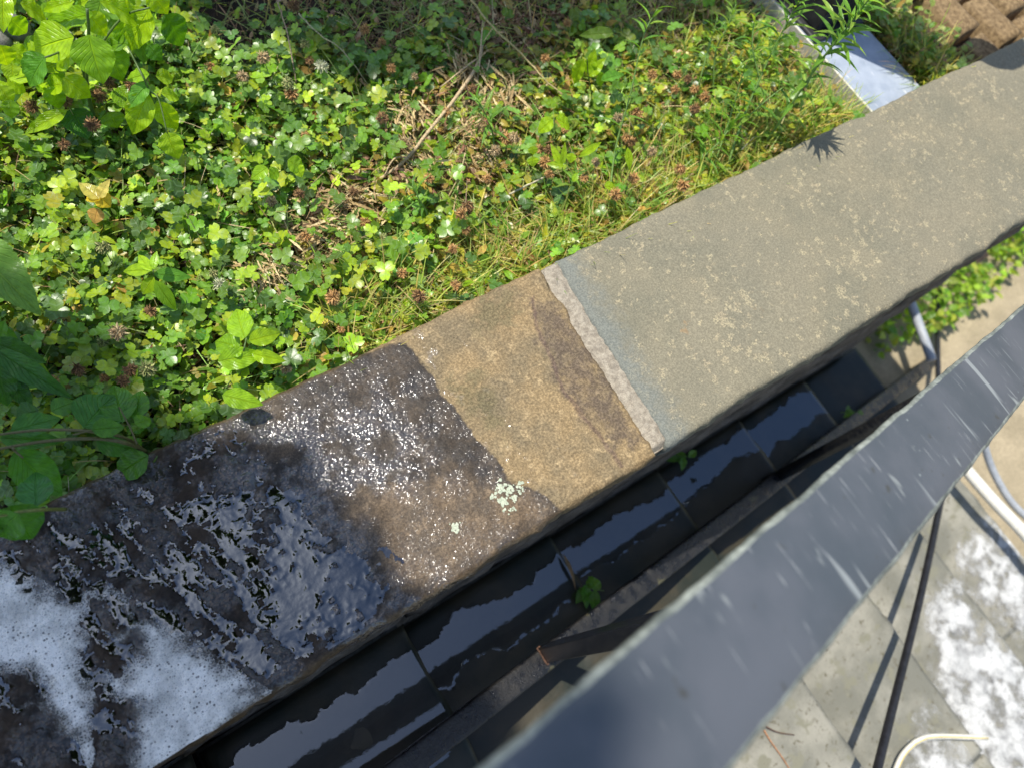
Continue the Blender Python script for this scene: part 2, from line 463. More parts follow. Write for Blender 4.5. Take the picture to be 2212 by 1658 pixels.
def mat_wetmetal():
    t = NT('wet_black_metal'); p = t.pos()
    n = t.noise(p, 35, 4, .6); s = t.noise(p, 260, 4, .75)
    c = t.mix(t.rng(n, .4, .65), (.007, .008, .011), (.022, .021, .020))
    c = t.mix(t.rng(s, .64, .74), c, (.12, .11, .085))
    c = t.mix(t.math('MULTIPLY', t.rng(t.noise(p, 16, 3), .62, .68), t.rng(s, .4, .6)), c, (.12, .11, .05))
    return t.done(t.bsdf(c, t.rng(n, .35, .6, .12, .5), t.bump(t.math('ADD', s, t.noise(p, 110, 3)), 1.0, .0018), spec=.5))
M['wetmetal'] = mat_wetmetal()

def mat_step():
    t = NT('wet_flagstone'); p = t.pos()
    sep = t.n('ShaderNodeSeparateXYZ'); t.l(p, sep.inputs[0]); y = sep.outputs[1]
    n = t.noise(p, 7, 5, .6); s = t.noise(p, 60, 5, .7); f = t.noise(p, 320, 3, .7)
    dry = t.mix(t.rng(n, .36, .64), (.15, .148, .12), (.26, .25, .205))
    dry = t.mix(t.rng(s, .56, .68), dry, (.10, .09, .06))
    dry = t.mix(t.rng(t.noise(p, 22, 4), .55, .65), dry, (.175, .17, .125))
    dry = t.mix(t.rng(f, .62, .72), dry, (.07, .06, .05))
    wet_shade = t.rng(t.math('ADD', y, t.math('MULTIPLY', t.math('SUBTRACT', t.noise(p, 12, 4), .5), .12)), -.50, -.40)  # wet stone by the wall, its dark tone also standing in for shade
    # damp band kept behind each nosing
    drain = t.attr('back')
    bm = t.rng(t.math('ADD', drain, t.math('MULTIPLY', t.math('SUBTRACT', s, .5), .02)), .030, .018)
    wet_shade = t.math('MAXIMUM', wet_shade, t.math('MULTIPLY', bm, .75))
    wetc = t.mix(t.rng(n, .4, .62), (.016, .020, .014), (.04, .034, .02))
    c = t.mix(wet_shade, dry, wetc)
    r = t.fmix(wet_shade, .8, .35)
    return t.done(t.bsdf(c, r, t.bump(t.math('ADD', s, t.math('MULTIPLY', f, .5)), t.fmix(wet_shade, .9, .35), .0015), spec=t.fmix(wet_shade, .3, .3)))
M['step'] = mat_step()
M['joint'] = mat_simple('grey_joint', (.10, .105, .09), (.16, .16, .14), 60, .8, .001)

def mat_water(name, fac, tint=(.9, .92, .95), wave=.0006, rough=.015, sc=120):
    t = NT(name); p = t.pos()
    n = t.bump(t.math('ADD', t.noise(p, sc, 2), t.math('MULTIPLY', t.noise(p, sc * 3.1, 2), .35)), 1.0, wave)
    g = t.n('ShaderNodeBsdfGlossy'); g.inputs['Roughness'].default_value = rough; g.inputs['Color'].default_value = (.70, .84, 1, 1); t.l(n, g.inputs['Normal'])
    tr = t.n('ShaderNodeBsdfTransparent'); tr.inputs[0].default_value = (*tint, 1)
    fr = t.n('ShaderNodeFresnel'); fr.inputs['IOR'].default_value = 1.33; t.l(n, fr.inputs['Normal'])
    mx = t.n('ShaderNodeMixShader'); t.l(t.math('ADD', fr.outputs[0], fac, clamp=True), mx.inputs[0]); t.l(tr.outputs[0], mx.inputs[1]); t.l(g.outputs[0], mx.inputs[2])
    return t.done(mx.outputs[0])
M['water'] = mat_water('wall_water', .095, tint=(.30, .30, .32), wave=.0004, sc=70)
M['water_step'] = mat_water('step_water', .072, wave=.00006, sc=30, rough=.01)

def mat_foam(name='soap_foam', dense=1.0, ca=(.42, .41, .37), cb=(.78, .75, .68), fine=True):
    t = NT(name); p = t.pos()
    th = t.attr('thick')
    v1 = t.vor(p, 480); v2 = t.vor(p, 210)
    n = t.noise(p, 24, 4, .6)
    c = t.mix(t.rng(n, .32, .62), ca, cb)
    c = t.mix(t.math('MULTIPLY', t.rng(v1, .32, .14), .6), c, (.16, .17, .17))
    c = t.mix(t.math('MULTIPLY', t.rng(v2, .29, .20), t.rng(t.noise(p, 70, 2), .42, .55, .2, .85)), c, (.07, .07, .065))
    h = t.math('ADD', v1, t.math('MULTIPLY', v2, .7))
    d = t.bsdf(c, .35, t.bump(h, .9, .0012), spec=.5)
    tr = t.n('ShaderNodeBsdfTransparent')
    a = t.rng(t.math('ADD', th, t.math('ADD', t.math('MULTIPLY', t.math('SUBTRACT', n, .5), 1.3 if fine else 2.1), t.math('MULTIPLY', t.math('SUBTRACT', v1, .4), .3 if fine else .1))), .0, .85 / dense)
    mx = t.n('ShaderNodeMixShader'); t.l(a, mx.inputs[0]); t.l(tr.outputs[0], mx.inputs[1]); t.l(d, mx.inputs[2])
    return t.done(mx.outputs[0])
M['foam'] = mat_foam()
M['foam2'] = mat_foam('thin_foam', .9, (.30, .30, .29), (.52, .52, .50), fine=False)

# ------------------------------------------------------------------ the garden wall and its capstones
wall = empty('garden_wall', (0, 0, 0))
tag(wall, 'low garden wall under a brown and grey stone cap, running across the photo', 'wall')

def grid_faces(nu, nv):
    i, j = np.meshgrid(np.arange(nu - 1), np.arange(nv - 1), indexing='ij')
    a = i * nv + j
    return np.stack([a, a + nv, a + nv + 1, a + 1], -1).reshape(-1, 4)

YF, YB = -.150, .155
JL = [xy(1172, 588), xy(1410, 972)]      # right end of the brown stone
JR = [xy(1204, 570), xy(1443, 957)]      # left end of the grey stone

def yfront(x): return YF + fbm(x, x * 0 + 3.3, 9, 4) * .0042
def yback(x): return YB + fbm(x, x * 0 + 8.7, 5, 2) * .0025 + fbm(x, x * 0 + 8.7, 40, 3) * .0011
def xend1(y):
    t = (y - JL[1][1]) / (JL[0][1] - JL[1][1])
    return JL[1][0] + (JL[0][0] - JL[1][0]) * t + fbm(y, y * 0 + 1.1, 18, 5, .62) * .0040
def xend2(y):
    t = (y - JR[1][1]) / (JR[0][1] - JR[1][1])
    return JR[1][0] + (JR[0][0] - JR[1][0]) * t + fbm(y, y * 0 + 5.1, 14, 3) * .0016

CRACK = PX((1150, 640), (1160, 710), (1185, 760), (1215, 840), (1262, 905), (1310, 960), (1345, 1010))
RIDGE = PX((-40, 1240), (90, 1080), (220, 1040), (340, 985), (400, 1080), (430, 1150), (540, 1150), (590, 1230), (640, 1330), (720, 1370), (640, 1420), (560, 1490), (330, 1690), (-200, 1690))
POOL = PX((330, 985), (430, 930), (520, 905), (575, 960), (620, 1050), (700, 1120), (770, 1190), (840, 1275), (800, 1330), (700, 1390), (600, 1370), (560, 1290), (545, 1190), (470, 1160), (400, 1110))
DAMP = PX((830, 1050), (960, 1020), (1100, 1040), (1200, 1085), (1190, 1120), (900, 1290), (830, 1260), (780, 1180), (740, 1120))
WETP = PX((-900, 1900), (-600, 1000), (700, 780), (872, 735), (920, 790), (955, 850), (1000, 900), (1035, 950), (1075, 1000), (1100, 1035), (1140, 1050), (1170, 1065), (1205, 1092), (1300, 1150), (700, 2000))
DARKP = PX((-300, 1200), (90, 1070), (350, 960), (480, 930), (560, 1040), (620, 1160), (700, 1260), (740, 1390), (300, 1900), (-400, 1900))

rot = .35
def stone1(x, y):
    rid = sstep(-.02, .03, polysd(RIDGE, x, y)); pool = sstep(-.012, .02, polysd(POOL, x, y))
    wet = sstep(-.01, .03, polysd(WETP, x, y))
    z = fbm(x, y, 5, 3) * .0014
    z += np.abs(fbm(x, y, 11, 4, ox=3)) * .0018
    z += fbm(x, y, 60, 3, ox=9) * (.00035 + .00045 * wet)
    xr = x * math.cos(rot) + y * math.sin(rot); yr = -x * math.sin(rot) + y * math.cos(rot)
    ri = fbm(xr * 62, yr * 17, 1, 4, .55, ox=4)
    z += rid * (ri * .0036 + fbm(x, y, 150, 2, ox=2) * .0015)
    z += pool * (fbm(xr * 52, yr * 26, 1, 3, .6, ox=14) * .0016 + fbm(x, y, 105, 2, ox=5) * .0021)
    # flaked ledge running through the brown part
    a = np.array(CRACK)
    xc = np.interp(-y, -a[:, 1], a[:, 0])
    z += sstep(-.0015, .0015, x - xc) * .0012
    return z

def build_cap(name, x0, x1, hfun, endL, endR, res, mat, attrf, label):
    nu = int((x1 - x0) / res); nv = int(.305 / res)
    u = np.linspace(0, 1, nu); v = np.linspace(0, 1, nv)
    U, V = np.meshgrid(u, v, indexing='ij')
    yf = yfront(x0 + U * (x1 - x0)); yb = yback(x0 + U * (x1 - x0))
    Y = yf + (yb - yf) * V
    xl = endL(Y) if endL else x0; xr = endR(Y) if endR else x1
    X = xl + (xr - xl) * U
    de = np.minimum(Y - yf, yb - Y)
    if endR: de = np.minimum(de, (xr - X))
    if endL: de = np.minimum(de, (X - xl))
    Z = hfun(X, Y) - .004 * (1 - np.clip(de / .006, 0, 1)) ** 2 - .0012 * (1 - sstep(0, .02, de))
    top = np.stack([X, Y, Z], -1).reshape(-1, 3)
    F = grid_faces(nu, nv)
    # skirt
    idx = np.arange(nu * nv).reshape(nu, nv)
    loop = np.concatenate([idx[:-1, 0], idx[-1, :-1], idx[:0:-1, -1], idx[0, :0:-1]])
    P = top[loop]
    prev = np.roll(P, 1, 0); nx = np.roll(P, -1, 0); d = (nx - prev)[:, :2]
    k = np.ones(9) / 9
    for q in range(2):
        dd = np.concatenate([d[-4:, q], d[:, q], d[:4, q]]); d[:, q] = np.convolve(dd, k, 'valid')
    d /= np.linalg.norm(d, axis=1)[:, None] + 1e-9
    nrm = np.stack([d[:, 1], -d[:, 0]], -1)
    rings = [loop]; VV = [top]; base = len(top); n = len(loop); Fs = [F]
    s = np.cumsum(np.linalg.norm(nx - P, axis=1))
    for kz, off in ((-.006, .001), (-.016, .0025), (-.028, .001), (-.042, -.001), (-.052, -.003)):
        R_ = P.copy(); o_ = off + fbm(s, s * 0 + kz * 400, 30, 3) * .0035
        R_[:, :2] += nrm * o_[:, None]; R_[:, 2] = kz - .003 + fbm(s, s * 0 + kz * 900, 20, 2) * .0012
        VV.append(R_); ring = base + np.arange(n); base += n
        pr = rings[-1]
        Fs.append(np.stack([pr, ring, np.roll(ring, -1), np.roll(pr, -1)], -1)); rings.append(ring)
    allV = np.concatenate(VV)
    at_ = attrf(allV[:, 0], allV[:, 1])
    e = np.zeros(len(allV)); e[:nu * nv] = de.ravel(); at_['edge'] = e
    o = mesh_np(name, allV, np.concatenate(Fs), None, mat, wall, True, attrs=at_)
    o['label'] = label
    return o

def attr1(x, y):
    patch = polysd(PX((1152, 650), (1215, 655), (1300, 790), (1395, 945), (1340, 975), (1262, 905), (1215, 840), (1185, 760), (1160, 710)), x, y)
    green = np.maximum(polysd(PX((1030, 640), (1110, 625), (1120, 680), (1060, 720), (1020, 700)), x, y), polysd(PX((970, 830), (1040, 800), (1080, 880), (1090, 930), (1020, 900)), x, y))
    a = np.array(CRACK); crack = (x - np.interp(-y, -a[:, 1], a[:, 0])) + np.where((y > a[0, 1]) | (y < a[-1, 1]), 1.0, 0)
    return dict(wet=polysd(WETP, x, y), damp=polysd(DAMP, x, y), dark=polysd(DARKP, x, y), patch=patch, green=green, crack=crack)
cap1 = build_cap('capstone', -1.12, -.01, stone1, None, xend1, .0017, M['cap_brown'], attr1,
                 'brown capstone, soaked dark at its left end and dry tan by the mortar joint')

def stone2(x, y):
    z = fbm(x, y, 4, 3, ox=21) * .0016 + fbm(x, y, 16, 4, ox=23) * .0009
    xr = x * .8 + y * .6; yr = -x * .6 + y * .8
    far = sstep(.55, 1.0, x)
    z += far * np.abs(fbm(xr * 10, yr * 26, 1, 4, ox=31)) * .0016
    z += np.abs(fbm(xr * 5, yr * 12, 1, 3, ox=35)) * .0010
    return z + .0006
def attr2(x, y):
    return dict(blue=x - xend2(y))
cap2 = build_cap('capstone', .012, 1.335, stone2, xend2, None, .0026, M['cap_grey'], attr2,
                 'dry grey capstone with tan flecks and a bluish band beside the mortar joint')

# mortar joint, slightly sunk and crumbling at its front end
nv_, nu_ = 150, 14
V_, U_ = np.meshgrid(np.linspace(0, 1, nv_), np.linspace(0, 1, nu_), indexing='ij')
Y_ = -.149 + (.152 + .149) * V_
X_ = xend1(Y_) - .004 + (xend2(Y_) - xend1(Y_) + .008) * U_
Z_ = -.0026 - .0030 * np.abs(U_ - .5) ** 2 * 4 + fbm(X_, Y_, 90, 4) * .0016 - .012 * sstep(-.140, -.150, Y_) + .0012 * sstep(.3, 1, U_)
mv = np.stack([X_, Y_, Z_], -1).reshape(-1, 3)
F_ = grid_faces(nv_, nu_)[:, ::-1]
lo = mv.copy(); lo[:, 2] = -.052; n0 = len(mv)
idx = np.arange(n0).reshape(nv_, nu_)
loop = np.concatenate([idx[:-1, 0], idx[-1, :-1], idx[:0:-1, -1], idx[0, :0:-1]])
sk = np.stack([loop, loop + n0, np.roll(loop, -1) + n0, np.roll(loop, -1)], -1)
mesh_np('mortar_joint', np.concatenate([mv, lo]), np.concatenate([F_, sk]), None, M['mortar'], wall)

# wall body of rough stone courses below the cap
mb = MB(); rr = random.Random(3)
V, Q = box_v(-1.15, 1.30, -.125, .125, -1.9, -.056); mb.add(V, Q)
V, Q = box_v(1.301, 1.52, .10, 4.6, -1.9, -.10); mb.add(V, Q)
mb.build('wall_core', M['wallstone'], wall, smooth=False)
def rough_block(x0, x1, y0, y1, z0, z1, seed, amp=.006, n=7, nz=4):
    """block face with rough pitched front"""
    U, V = np.meshgrid(np.linspace(0, 1, n), np.linspace(0, 1, nz), indexing='ij')
    X = x0 + (x1 - x0) * U; Z = z0 + (z1 - z0) * V
    inner = (np.minimum(U, 1 - U) > .01) & (np.minimum(V, 1 - V) > .01)
    Y = y0 + .008 - np.where(inner, .008 + amp * fbm(X + seed, Z, 12, 3), 0)
    f = np.stack([X, Y, Z], -1).reshape(-1, 3); b = f.copy(); b[:, 1] = y1
    idx = np.arange(n * nz).reshape(n, nz); loop = np.concatenate([idx[:-1, 0], idx[-1, :-1], idx[:0:-1, -1], idx[0, :0:-1]])
    N = n * nz
    return np.concatenate([f, b]), np.concatenate([grid_faces(n, nz), np.stack([loop, loop + N, np.roll(loop, -1) + N, np.roll(loop, -1)], -1)])
mb = MB(); zt = -.062; row = 0
while zt > -1.5:
    h = rr.uniform(.09, .15); x = -1.15 + rr.uniform(0, .1)
    while x < 1.30:
        L = min(rr.uniform(.16, .36), 1.315 - x + .001); V, Q = rough_block(x, x + L - .012, -.138, -.10, zt - h + .012, zt, x * 7 + zt * 3); mb.add(V, Q); x += L
    zt -= h
mb.build('stone_facing', M['wallstone'], wall)

# lichen rosettes on the brown stone
def lichen(cx, cy, r, seed):
    mb = MB(); R_ = random.Random(seed); c = at(cx, cy)
    for k in range(int(150 * (r / .018) ** 1.2)):
        a = R_.uniform(0, 6.28); d = r * math.sqrt(R_.random()) * (1 + .4 * math.sin(a * 3 + seed))
        x = c[0] + math.cos(a) * d; y = c[1] + math.sin(a) * d * .8
        if float(fbm(np.array(x), np.array(y), 120, 2, ox=seed)) < -.18: continue
        s = R_.uniform(.0009, .0024); n = 7
        ph = R_.random() * 6
        ring = [(x + s * math.cos(q * 6.283 / n + ph) * R_.uniform(.6, 1.25), y + s * math.sin(q * 6.283 / n + ph) * R_.uniform(.6, 1.25)) for q in range(n)]
        zz = float(stone1(np.array([x]), np.array([y]))[0]) + .0004
        V = [(p[0], p[1], zz) for p in ring] + [(x, y, zz + .0011)]
        mb.add(V, None, [(q, (q + 1) % n, n) for q in range(n)])
    o = mb.build('lichen', M['lichen'], cap1); return o
lichen(1097, 1072, .019, 1); lichen(985, 1135, .007, 2); lichen(1085, 1052, .009, 4)

# ------------------------------------------------------------------ water film on the wall
gx = np.arange(-.86, -.03, .0017); gy = np.arange(YF + .004, YB - .002, .0017)
GX, GY = np.meshgrid(gx, gy, indexing='ij')
sd_pool = polysd(POOL, GX, GY); sd_r = polysd(RIDGE, GX, GY); sd_w = polysd(WETP, GX, GY)
ST = stone1(GX, GY)
lowf = fbm(GX, GY, 5, 3) * .0014 + .0009
level = lowf - .0016 + .0026 * sstep(-.012, .02, sd_pool) + .0013 * sstep(-.02, .02, sd_r) + .0010 * fbm(GX, GY, 14, 3, ox=44)
level -= .002 * sstep(.0, -.03, sd_w - .16)
depth = level - ST
WZ = level + .0009 * np.exp(-np.clip(depth, 0, 1) / .0009) + fbm(GX, GY, 40, 3, ox=91) * .0003
V = np.stack([GX, GY, WZ], -1).reshape(-1, 3); F = grid_faces(*GX.shape)
keep = (depth.ravel()[F] > -.00025).all(1)
edgeok = (GY.ravel()[F].min(1) > YF + .006)
F = F[keep & edgeok]
def compact(V, F, attrs=None):
    u, inv = np.unique(F.ravel(), return_inverse=True)
    return V[u], inv.reshape(F.shape), ({k: v[u] for k, v in attrs.items()} if attrs else None)
V2, F2, _ = compact(V, F)
o = mesh_np('water_puddle', V2, F2, None, M['water'], None)
tag(o, 'thin puddle of clear water lying on the soaked brown capstone', 'puddle')

# ------------------------------------------------------------------ soap foam on the wall
FO = PX((-120, 1100), (0, 1185), (40, 1215), (110, 1262), (165, 1288), (235, 1252), (300, 1298), (345, 1318), (420, 1368), (500, 1436), (590, 1490), (560, 1540), (330, 1720), (100, 1800), (-300, 1800))
H1 = PX((188, 1283), (215, 1296), (250, 1300), (246, 1318), (238, 1335), (250, 1352), (247, 1362), (232, 1352), (224, 1330), (210, 1340), (214, 1368), (232, 1372), (232, 1395), (250, 1408), (292, 1390), (286, 1412), (262, 1436), (264, 1458), (250, 1462), (236, 1442), (218, 1452), (222, 1490), (240, 1512), (276, 1525), (276, 1560), (272, 1610), (264, 1680), (255, 1760), (190, 1760), (204, 1640), (204, 1580), (214, 1545), (222, 1525), (208, 1500), (206, 1470), (198, 1440), (194, 1410), (208, 1388), (196, 1370), (178, 1348), (190, 1335), (198, 1315))
H2 = PX((-200, 1440), (0, 1455), (40, 1460), (55, 1478), (92, 1486), (78, 1500), (52, 1515), (28, 1532), (52, 1530), (85, 1520), (100, 1560), (125, 1585), (160, 1600), (180, 1630), (190, 1700), (190, 1800), (-400, 1800))
gx = np.arange(-.98, -.54, .0015); gy = np.arange(YF - .002, YB - .002, .0015)
GX, GY = np.meshgrid(gx, gy, indexing='ij')
sd = np.minimum(polysd(FO, GX, GY), -polysd(H1, GX, GY)); sd = np.minimum(sd, -polysd(H2, GX, GY))
sd = sd + fbm(GX, GY, 60, 4, ox=51) * .0028
holes = fbm(GX, GY, 16, 3, ox=61)
sd2 = sd - .010 * sstep(.45, .8, holes)
th = sstep(0, .028, sd2)
dfr = GY - yfront(GX)
Z = stone1(GX, GY) - .004 * (1 - np.clip(dfr / .006, 0, 1)) ** 2
ZF = Z * .4 + .0007 + .0028 * th * (.8 + .35 * fbm(GX, GY, 22, 3, ox=71)) + .0004
V = np.stack([GX, np.maximum(GY, yfront(GX)), np.maximum(ZF, Z + .0004)], -1).reshape(-1, 3)
F = grid_faces(*GX.shape); F = F[(sd2.ravel()[F] > 0).all(1) & (dfr.ravel()[F].min(1) > -.001)]
thick = np.clip(.16 + .80 * sstep(0, .035, sd2) + .25 * fbm(GX, GY, 18, 4, ox=81), 0, 1.3).ravel()
V2, F2, A2 = compact(V, F, dict(thick=thick))
o = mesh_np('soap_foam', V2, F2, None, M['foam'], None, attrs=A2)
tag(o, 'grey white bubbly soap foam on the wet brown capstone, split by a dark gap', 'foam')

# ------------------------------------------------------------------ setting: soil, path, ground
gx = np.linspace(-3, 1.50, 200); gy = np.linspace(.118, 4.5, 150)
GX, GY = np.meshgrid(gx, gy, indexing='ij')
def soil_h(x, y): return -.085 + fbm(x, y, 3, 3, ox=101) * .012 + fbm(x, y, 25, 3, ox=103) * .004
V = np.stack([GX, GY, soil_h(GX, GY)], -1).reshape(-1, 3)
o = mesh_np('garden_soil', V, grid_faces(*GX.shape), None, M['soil']); tag(o, kind='structure')
V, Q = box_v(-60, 60, -60, 60, -2.2, -2.0)
mb = MB(); mb.add(V, Q); o = mb.build('ground', M['soil'], smooth=False); tag(o, kind='structure')

SX0, SD, SZ, SS = -.040, .345, -.58, .36
def nose(k): return SX0 + SD * k
def step_z(k): return SZ - SS * nose(k)
ZPATH = step_z(5)
mb = MB(); U, Vv = np.meshgrid(np.linspace(nose(4) - .05, 6, 160), np.linspace(-3.5, -.12, 90), indexing='ij')
mb.add(np.stack([U, Vv, ZPATH + fbm(U, Vv, 3, 3) * .004], -1).reshape(-1, 3), grid_faces(160, 90))
o = mb.build('path', M['path']); tag(o, kind='structure')

# flagstone steps going down to the right beside the wall
ordinal = ['topmost', 'second', 'third', 'fourth', 'fifth', 'lowest']
step_labels = ['dark wet flagstone step at the bottom left corner, uppermost of the flight',
               'wet flagstone step below the foam end of the wall, second from the top',
               'wet flagstone step at the foot of the black railing post',
               'flagstone step with a green sprig growing by the wall, fourth from the top',
               'flagstone step crossed by the black hose, third from the bottom of the flight',
               'flagstone step covered with white suds, second from the bottom',
               'flagstone step at the bottom of the flight, next to the sandy path']
def slab(x0, x1, y0, y1, z, seed, back=None, th=.035):
    n, m_ = int((x1 - x0) / .012) + 2, int((y1 - y0) / .012) + 2
    U, V = np.meshgrid(np.linspace(0, 1, n), np.linspace(0, 1, m_), indexing='ij')
    X = x0 + (x1 - x0) * U; Y = y0 + (y1 - y0) * V
    X = X + np.where(U == 1, fbm(Y, X * 0 + seed, 14, 3) * .004, 0)
    de = np.minimum(np.minimum(X - x0, x1 - X), np.minimum(Y - y0, y1 - Y))
    Z = z + fbm(X, Y, 6, 3, ox=seed) * .0025 + fbm(X, Y, 24, 3, ox=seed) * .0008 - .003 * (1 - np.clip(de / .008, 0, 1)) ** 2
    t = np.stack([X, Y, Z], -1).reshape(-1, 3); b = t.copy(); b[:, 2] = z - th
    idx = np.arange(n * m_).reshape(n, m_); loop = np.concatenate([idx[:-1, 0], idx[-1, :-1], idx[:0:-1, -1], idx[0, :0:-1]])
    N = n * m_
    F = np.concatenate([grid_faces(n, m_), np.stack([loop, loop + N, np.roll(loop, -1) + N, np.roll(loop, -1)], -1)])
    back = np.concatenate([(t[:, 0] - x0), (t[:, 0] - x0)])
    return np.concatenate([t, b]), F, back
rr = random.Random(11)
for k in range(-2, 5):
    xa, xb, z = nose(k - 1), nose(k), step_z(k)
    e = empty('stone_step', ((xa + xb) / 2, -.9, z - .04)); tag(e, step_labels[k + 2], 'step', 'flagstone steps beside the wall')
    ys = [-.137, -.42 - rr.uniform(0, .06) if k != -1 else -.52, -1.0 - rr.uniform(0, .2), -1.62, -2.3, -3.0]
    for a, b in zip(ys[:-1], ys[1:]):
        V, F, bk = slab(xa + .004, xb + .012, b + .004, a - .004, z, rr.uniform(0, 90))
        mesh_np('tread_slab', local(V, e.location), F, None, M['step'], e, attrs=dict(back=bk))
    V, Q = box_v(xa - .02, xb - .012, -3.0, -.135, z - .16, z - .034)
    mb = MB(); mb.add(V, Q); mb.build('riser', M['wallstone'], e, off=e.location, smooth=False)
    V, Q = box_v(xa + .0, xb + .004, -2.98, -.136, z - .0338, z - .006)
    mb = MB(); mb.add(V, Q); mb.build('joint_mortar', M['joint'], e, off=e.location, smooth=False)
    # standing water on the shaded part of each tread
    if k <= 3:
        gx = np.arange(xa + .006, xb + .008, .004); gy = np.arange(-.40, -.142, .004)
        A, B = np.meshgrid(gx, gy, indexing='ij')
        ctr = {-2: -.26, -1: -.262, 0: -.225, 1: -.215, 2: -.205, 3: -.215}[k]; wd = {-2: .055, -1: .080, 0: .046, 1: .036, 2: .036, 3: .045}[k]
        band = wd - np.abs(B - ctr - .02 * fbm(A, B * 0 + k, 5, 2, ox=k * 9)) + fbm(A, B, 13, 5, ox=k * 5 + 200) * .018
        if k == -1: band = band - .08 * sstep(-.50, -.60, A) * sstep(-.22, -.27, B)
        zz = z + .0024 - .0006 * (1 - sstep(0, .003, band))
        Vw = np.stack([A, B, zz + .00002 * fbm(A, B, 20, 2)], -1).reshape(-1, 3); Fw = grid_faces(*A.shape); Fw = Fw[(band.ravel()[Fw] > 0).all(1)]
        V2, F2, _ = compact(Vw, Fw)
        wl = {-2: 'water lying on the uppermost wet step', -1: 'water with sky reflection on the step just left of the black post', 0: 'long sky blue water film on the step behind the black post',
              1: 'water film with a stepped edge on the tread below the mortar joint', 2: 'water film on the shaded step under the grey capstone', 3: 'water film on the shaded step farthest down beside the wall'}[k]
        o = mesh_np('step_puddle', V2, F2, None, M['water_step']); tag(o, wl, 'puddle', 'puddles on the steps')

# ------------------------------------------------------------------ black railing with a broad grey handrail
HS = -.431; LS = -.39
hx0, hx1 = -1.0, 1.15
def hz(x): return .444 - .431 * (x + .25)
rail = empty('stair_railing', (-.2, -.3, hz(-.2) - .8)); tag(rail, 'black metal stair railing with a broad scratched grey handrail in the foreground', 'railing')
ang = math.atan(.431)
def bar(name, xs, yc, zf, w_, h_, mat, parent, off, n=80, crown=0.0, wob=0.0, edge=None, eps=0):
    X = np.linspace(xs[0], xs[1], n)
    prof = [(-w_ / 2, -h_), (-w_ / 2, -.002), (-w_ / 2 + .0035, 0), (-w_ / 4, crown), (0, crown * 1.2), (w_ / 4, crown), (w_ / 2 - .0035, 0), (w_ / 2, -.002), (w_ / 2, -h_)]
    V = []
    for x in X:
        for (a, b) in prof:
            wv = float(fbm(np.array(x), np.array(a * 3), 30, 3)) * wob
            V.append((x, yc + a + (wv if abs(a) > w_ * .45 else 0), zf(x) + b))
    V = np.array(V); m_ = len(prof); F = []
    for i in range(n - 1):
        for j in range(m_):
            F.append((i * m_ + j, (i + 1) * m_ + j, (i + 1) * m_ + (j + 1) % m_, i * m_ + (j + 1) % m_))
    T = []
    for b0 in (0, (n - 1) * m_):
        for j in range(1, m_ - 1): T.append((b0, b0 + j, b0 + j + 1))
    F = np.array(F)
    midx = np.zeros(len(F) + len(T), int)
    if edge is not None:
        for q in range(len(F)):
            j = q % m_
            if j in edge: midx[q] = 1
    o = mesh_np(name, V - np.asarray(off), F, T, None, parent, smooth=False, mats=[mat, M['rail_edge']], midx=midx)
    return o
L0 = np.array(rail.location)
bar('handrail', (hx0, hx1), -.2944, hz, .0800, .0055, M['rail'], rail, L0, n=400, crown=.0008, wob=.0010, edge=(0, 1, 6, 7))
bar('rail_channel', (hx0, hx1), -.2944, lambda x: hz(x) - .0057, .030, .022, M['wetmetal'], rail, L0)
def lz(x): return -.427 - .40 * (x + .19)
bar('bottom_rail', (-1.1, 2.8), -.3195, lz, .038, .030, M['wetmetal'], rail, L0, n=300, wob=.0004)
# square post between bottom rail and handrail
mb = MB(); px_, py_ = -.186, -.312
V, Q = box_v(px_ - .013, px_ + .013, py_ - .013, py_ + .013, lz(px_) - .004, hz(px_) - .03); mb.add(V, Q)
o = mb.build('post', M['black_wet'], rail, off=L0, smooth=False); bevel(o, .002)
mb = MB(); rr = random.Random(5)
for k in range(14):
    a = math.pi + (k / 14 - .5) * 2.1
    c = np.array([px_ + .0155 * max(-1, min(1, 1.4 * math.cos(a))), py_ + .0155 * max(-1, min(1, 1.4 * math.sin(a))), lz(px_) + .0035 - .4 * (.0155 * math.cos(a))])
    tube(mb, [c, c + np.array([.002, .001, .0015 * rr.random()])], .0020, .0012, 6)
mb.build('weld', M['rust'], rail, off=L0)
for xq in (-.93, .62, 1.6, 2.7):
    mb = MB(); V, Q = box_v(xq - .013, xq + .013, py_ - .013, py_ + .013, SZ - SS * xq - .2, (hz(xq) if xq < 1.1 else lz(xq) + .02) - .03); mb.add(V, Q)
    o = mb.build('post', M['black_wet'], rail, off=L0, smooth=False)

# ------------------------------------------------------------------ leaf templates
def leaf_tmpl(nl, hw, fold=.25, droop=.15, serr=0.0, nw=2, ripple=0.0, notch=0.0, cup=0.0):
    """unit leaf along +X; hw(v)=half width; returns V,F,uv"""
    V = []; UV = []
    for i in range(nl + 1):
        v = i / nl; wv = hw(v)
        for j in range(-nw, nw + 1):
            s = j / nw
            ww = wv * (1 + (serr * (1 if i % 2 else -1) if abs(j) == nw else 0))
            y = s * ww
            x = v - (notch * (1 - abs(s)) if i == nl else 0) - (notch * .35 * (1 - abs(s)) if i == nl - 1 else 0)
            z = abs(y) * fold - droop * v * v + ripple * math.sin(v * 21 + s) * abs(s) * wv - cup * (s * s) * wv
            V.append((x, y, z)); UV.append((.5 + .5 * s * 1.0, v))
    m_ = 2 * nw + 1
    F = [(i * m_ + j, (i + 1) * m_ + j, (i + 1) * m_ + j + 1, i * m_ + j + 1) for i in range(nl) for j in range(2 * nw)]
    return np.array(V), np.array(F), np.array(UV)
ovate = lambda v: .36 * (math.sin(math.pi * min(1, v) ** .72)) ** .9 + .004
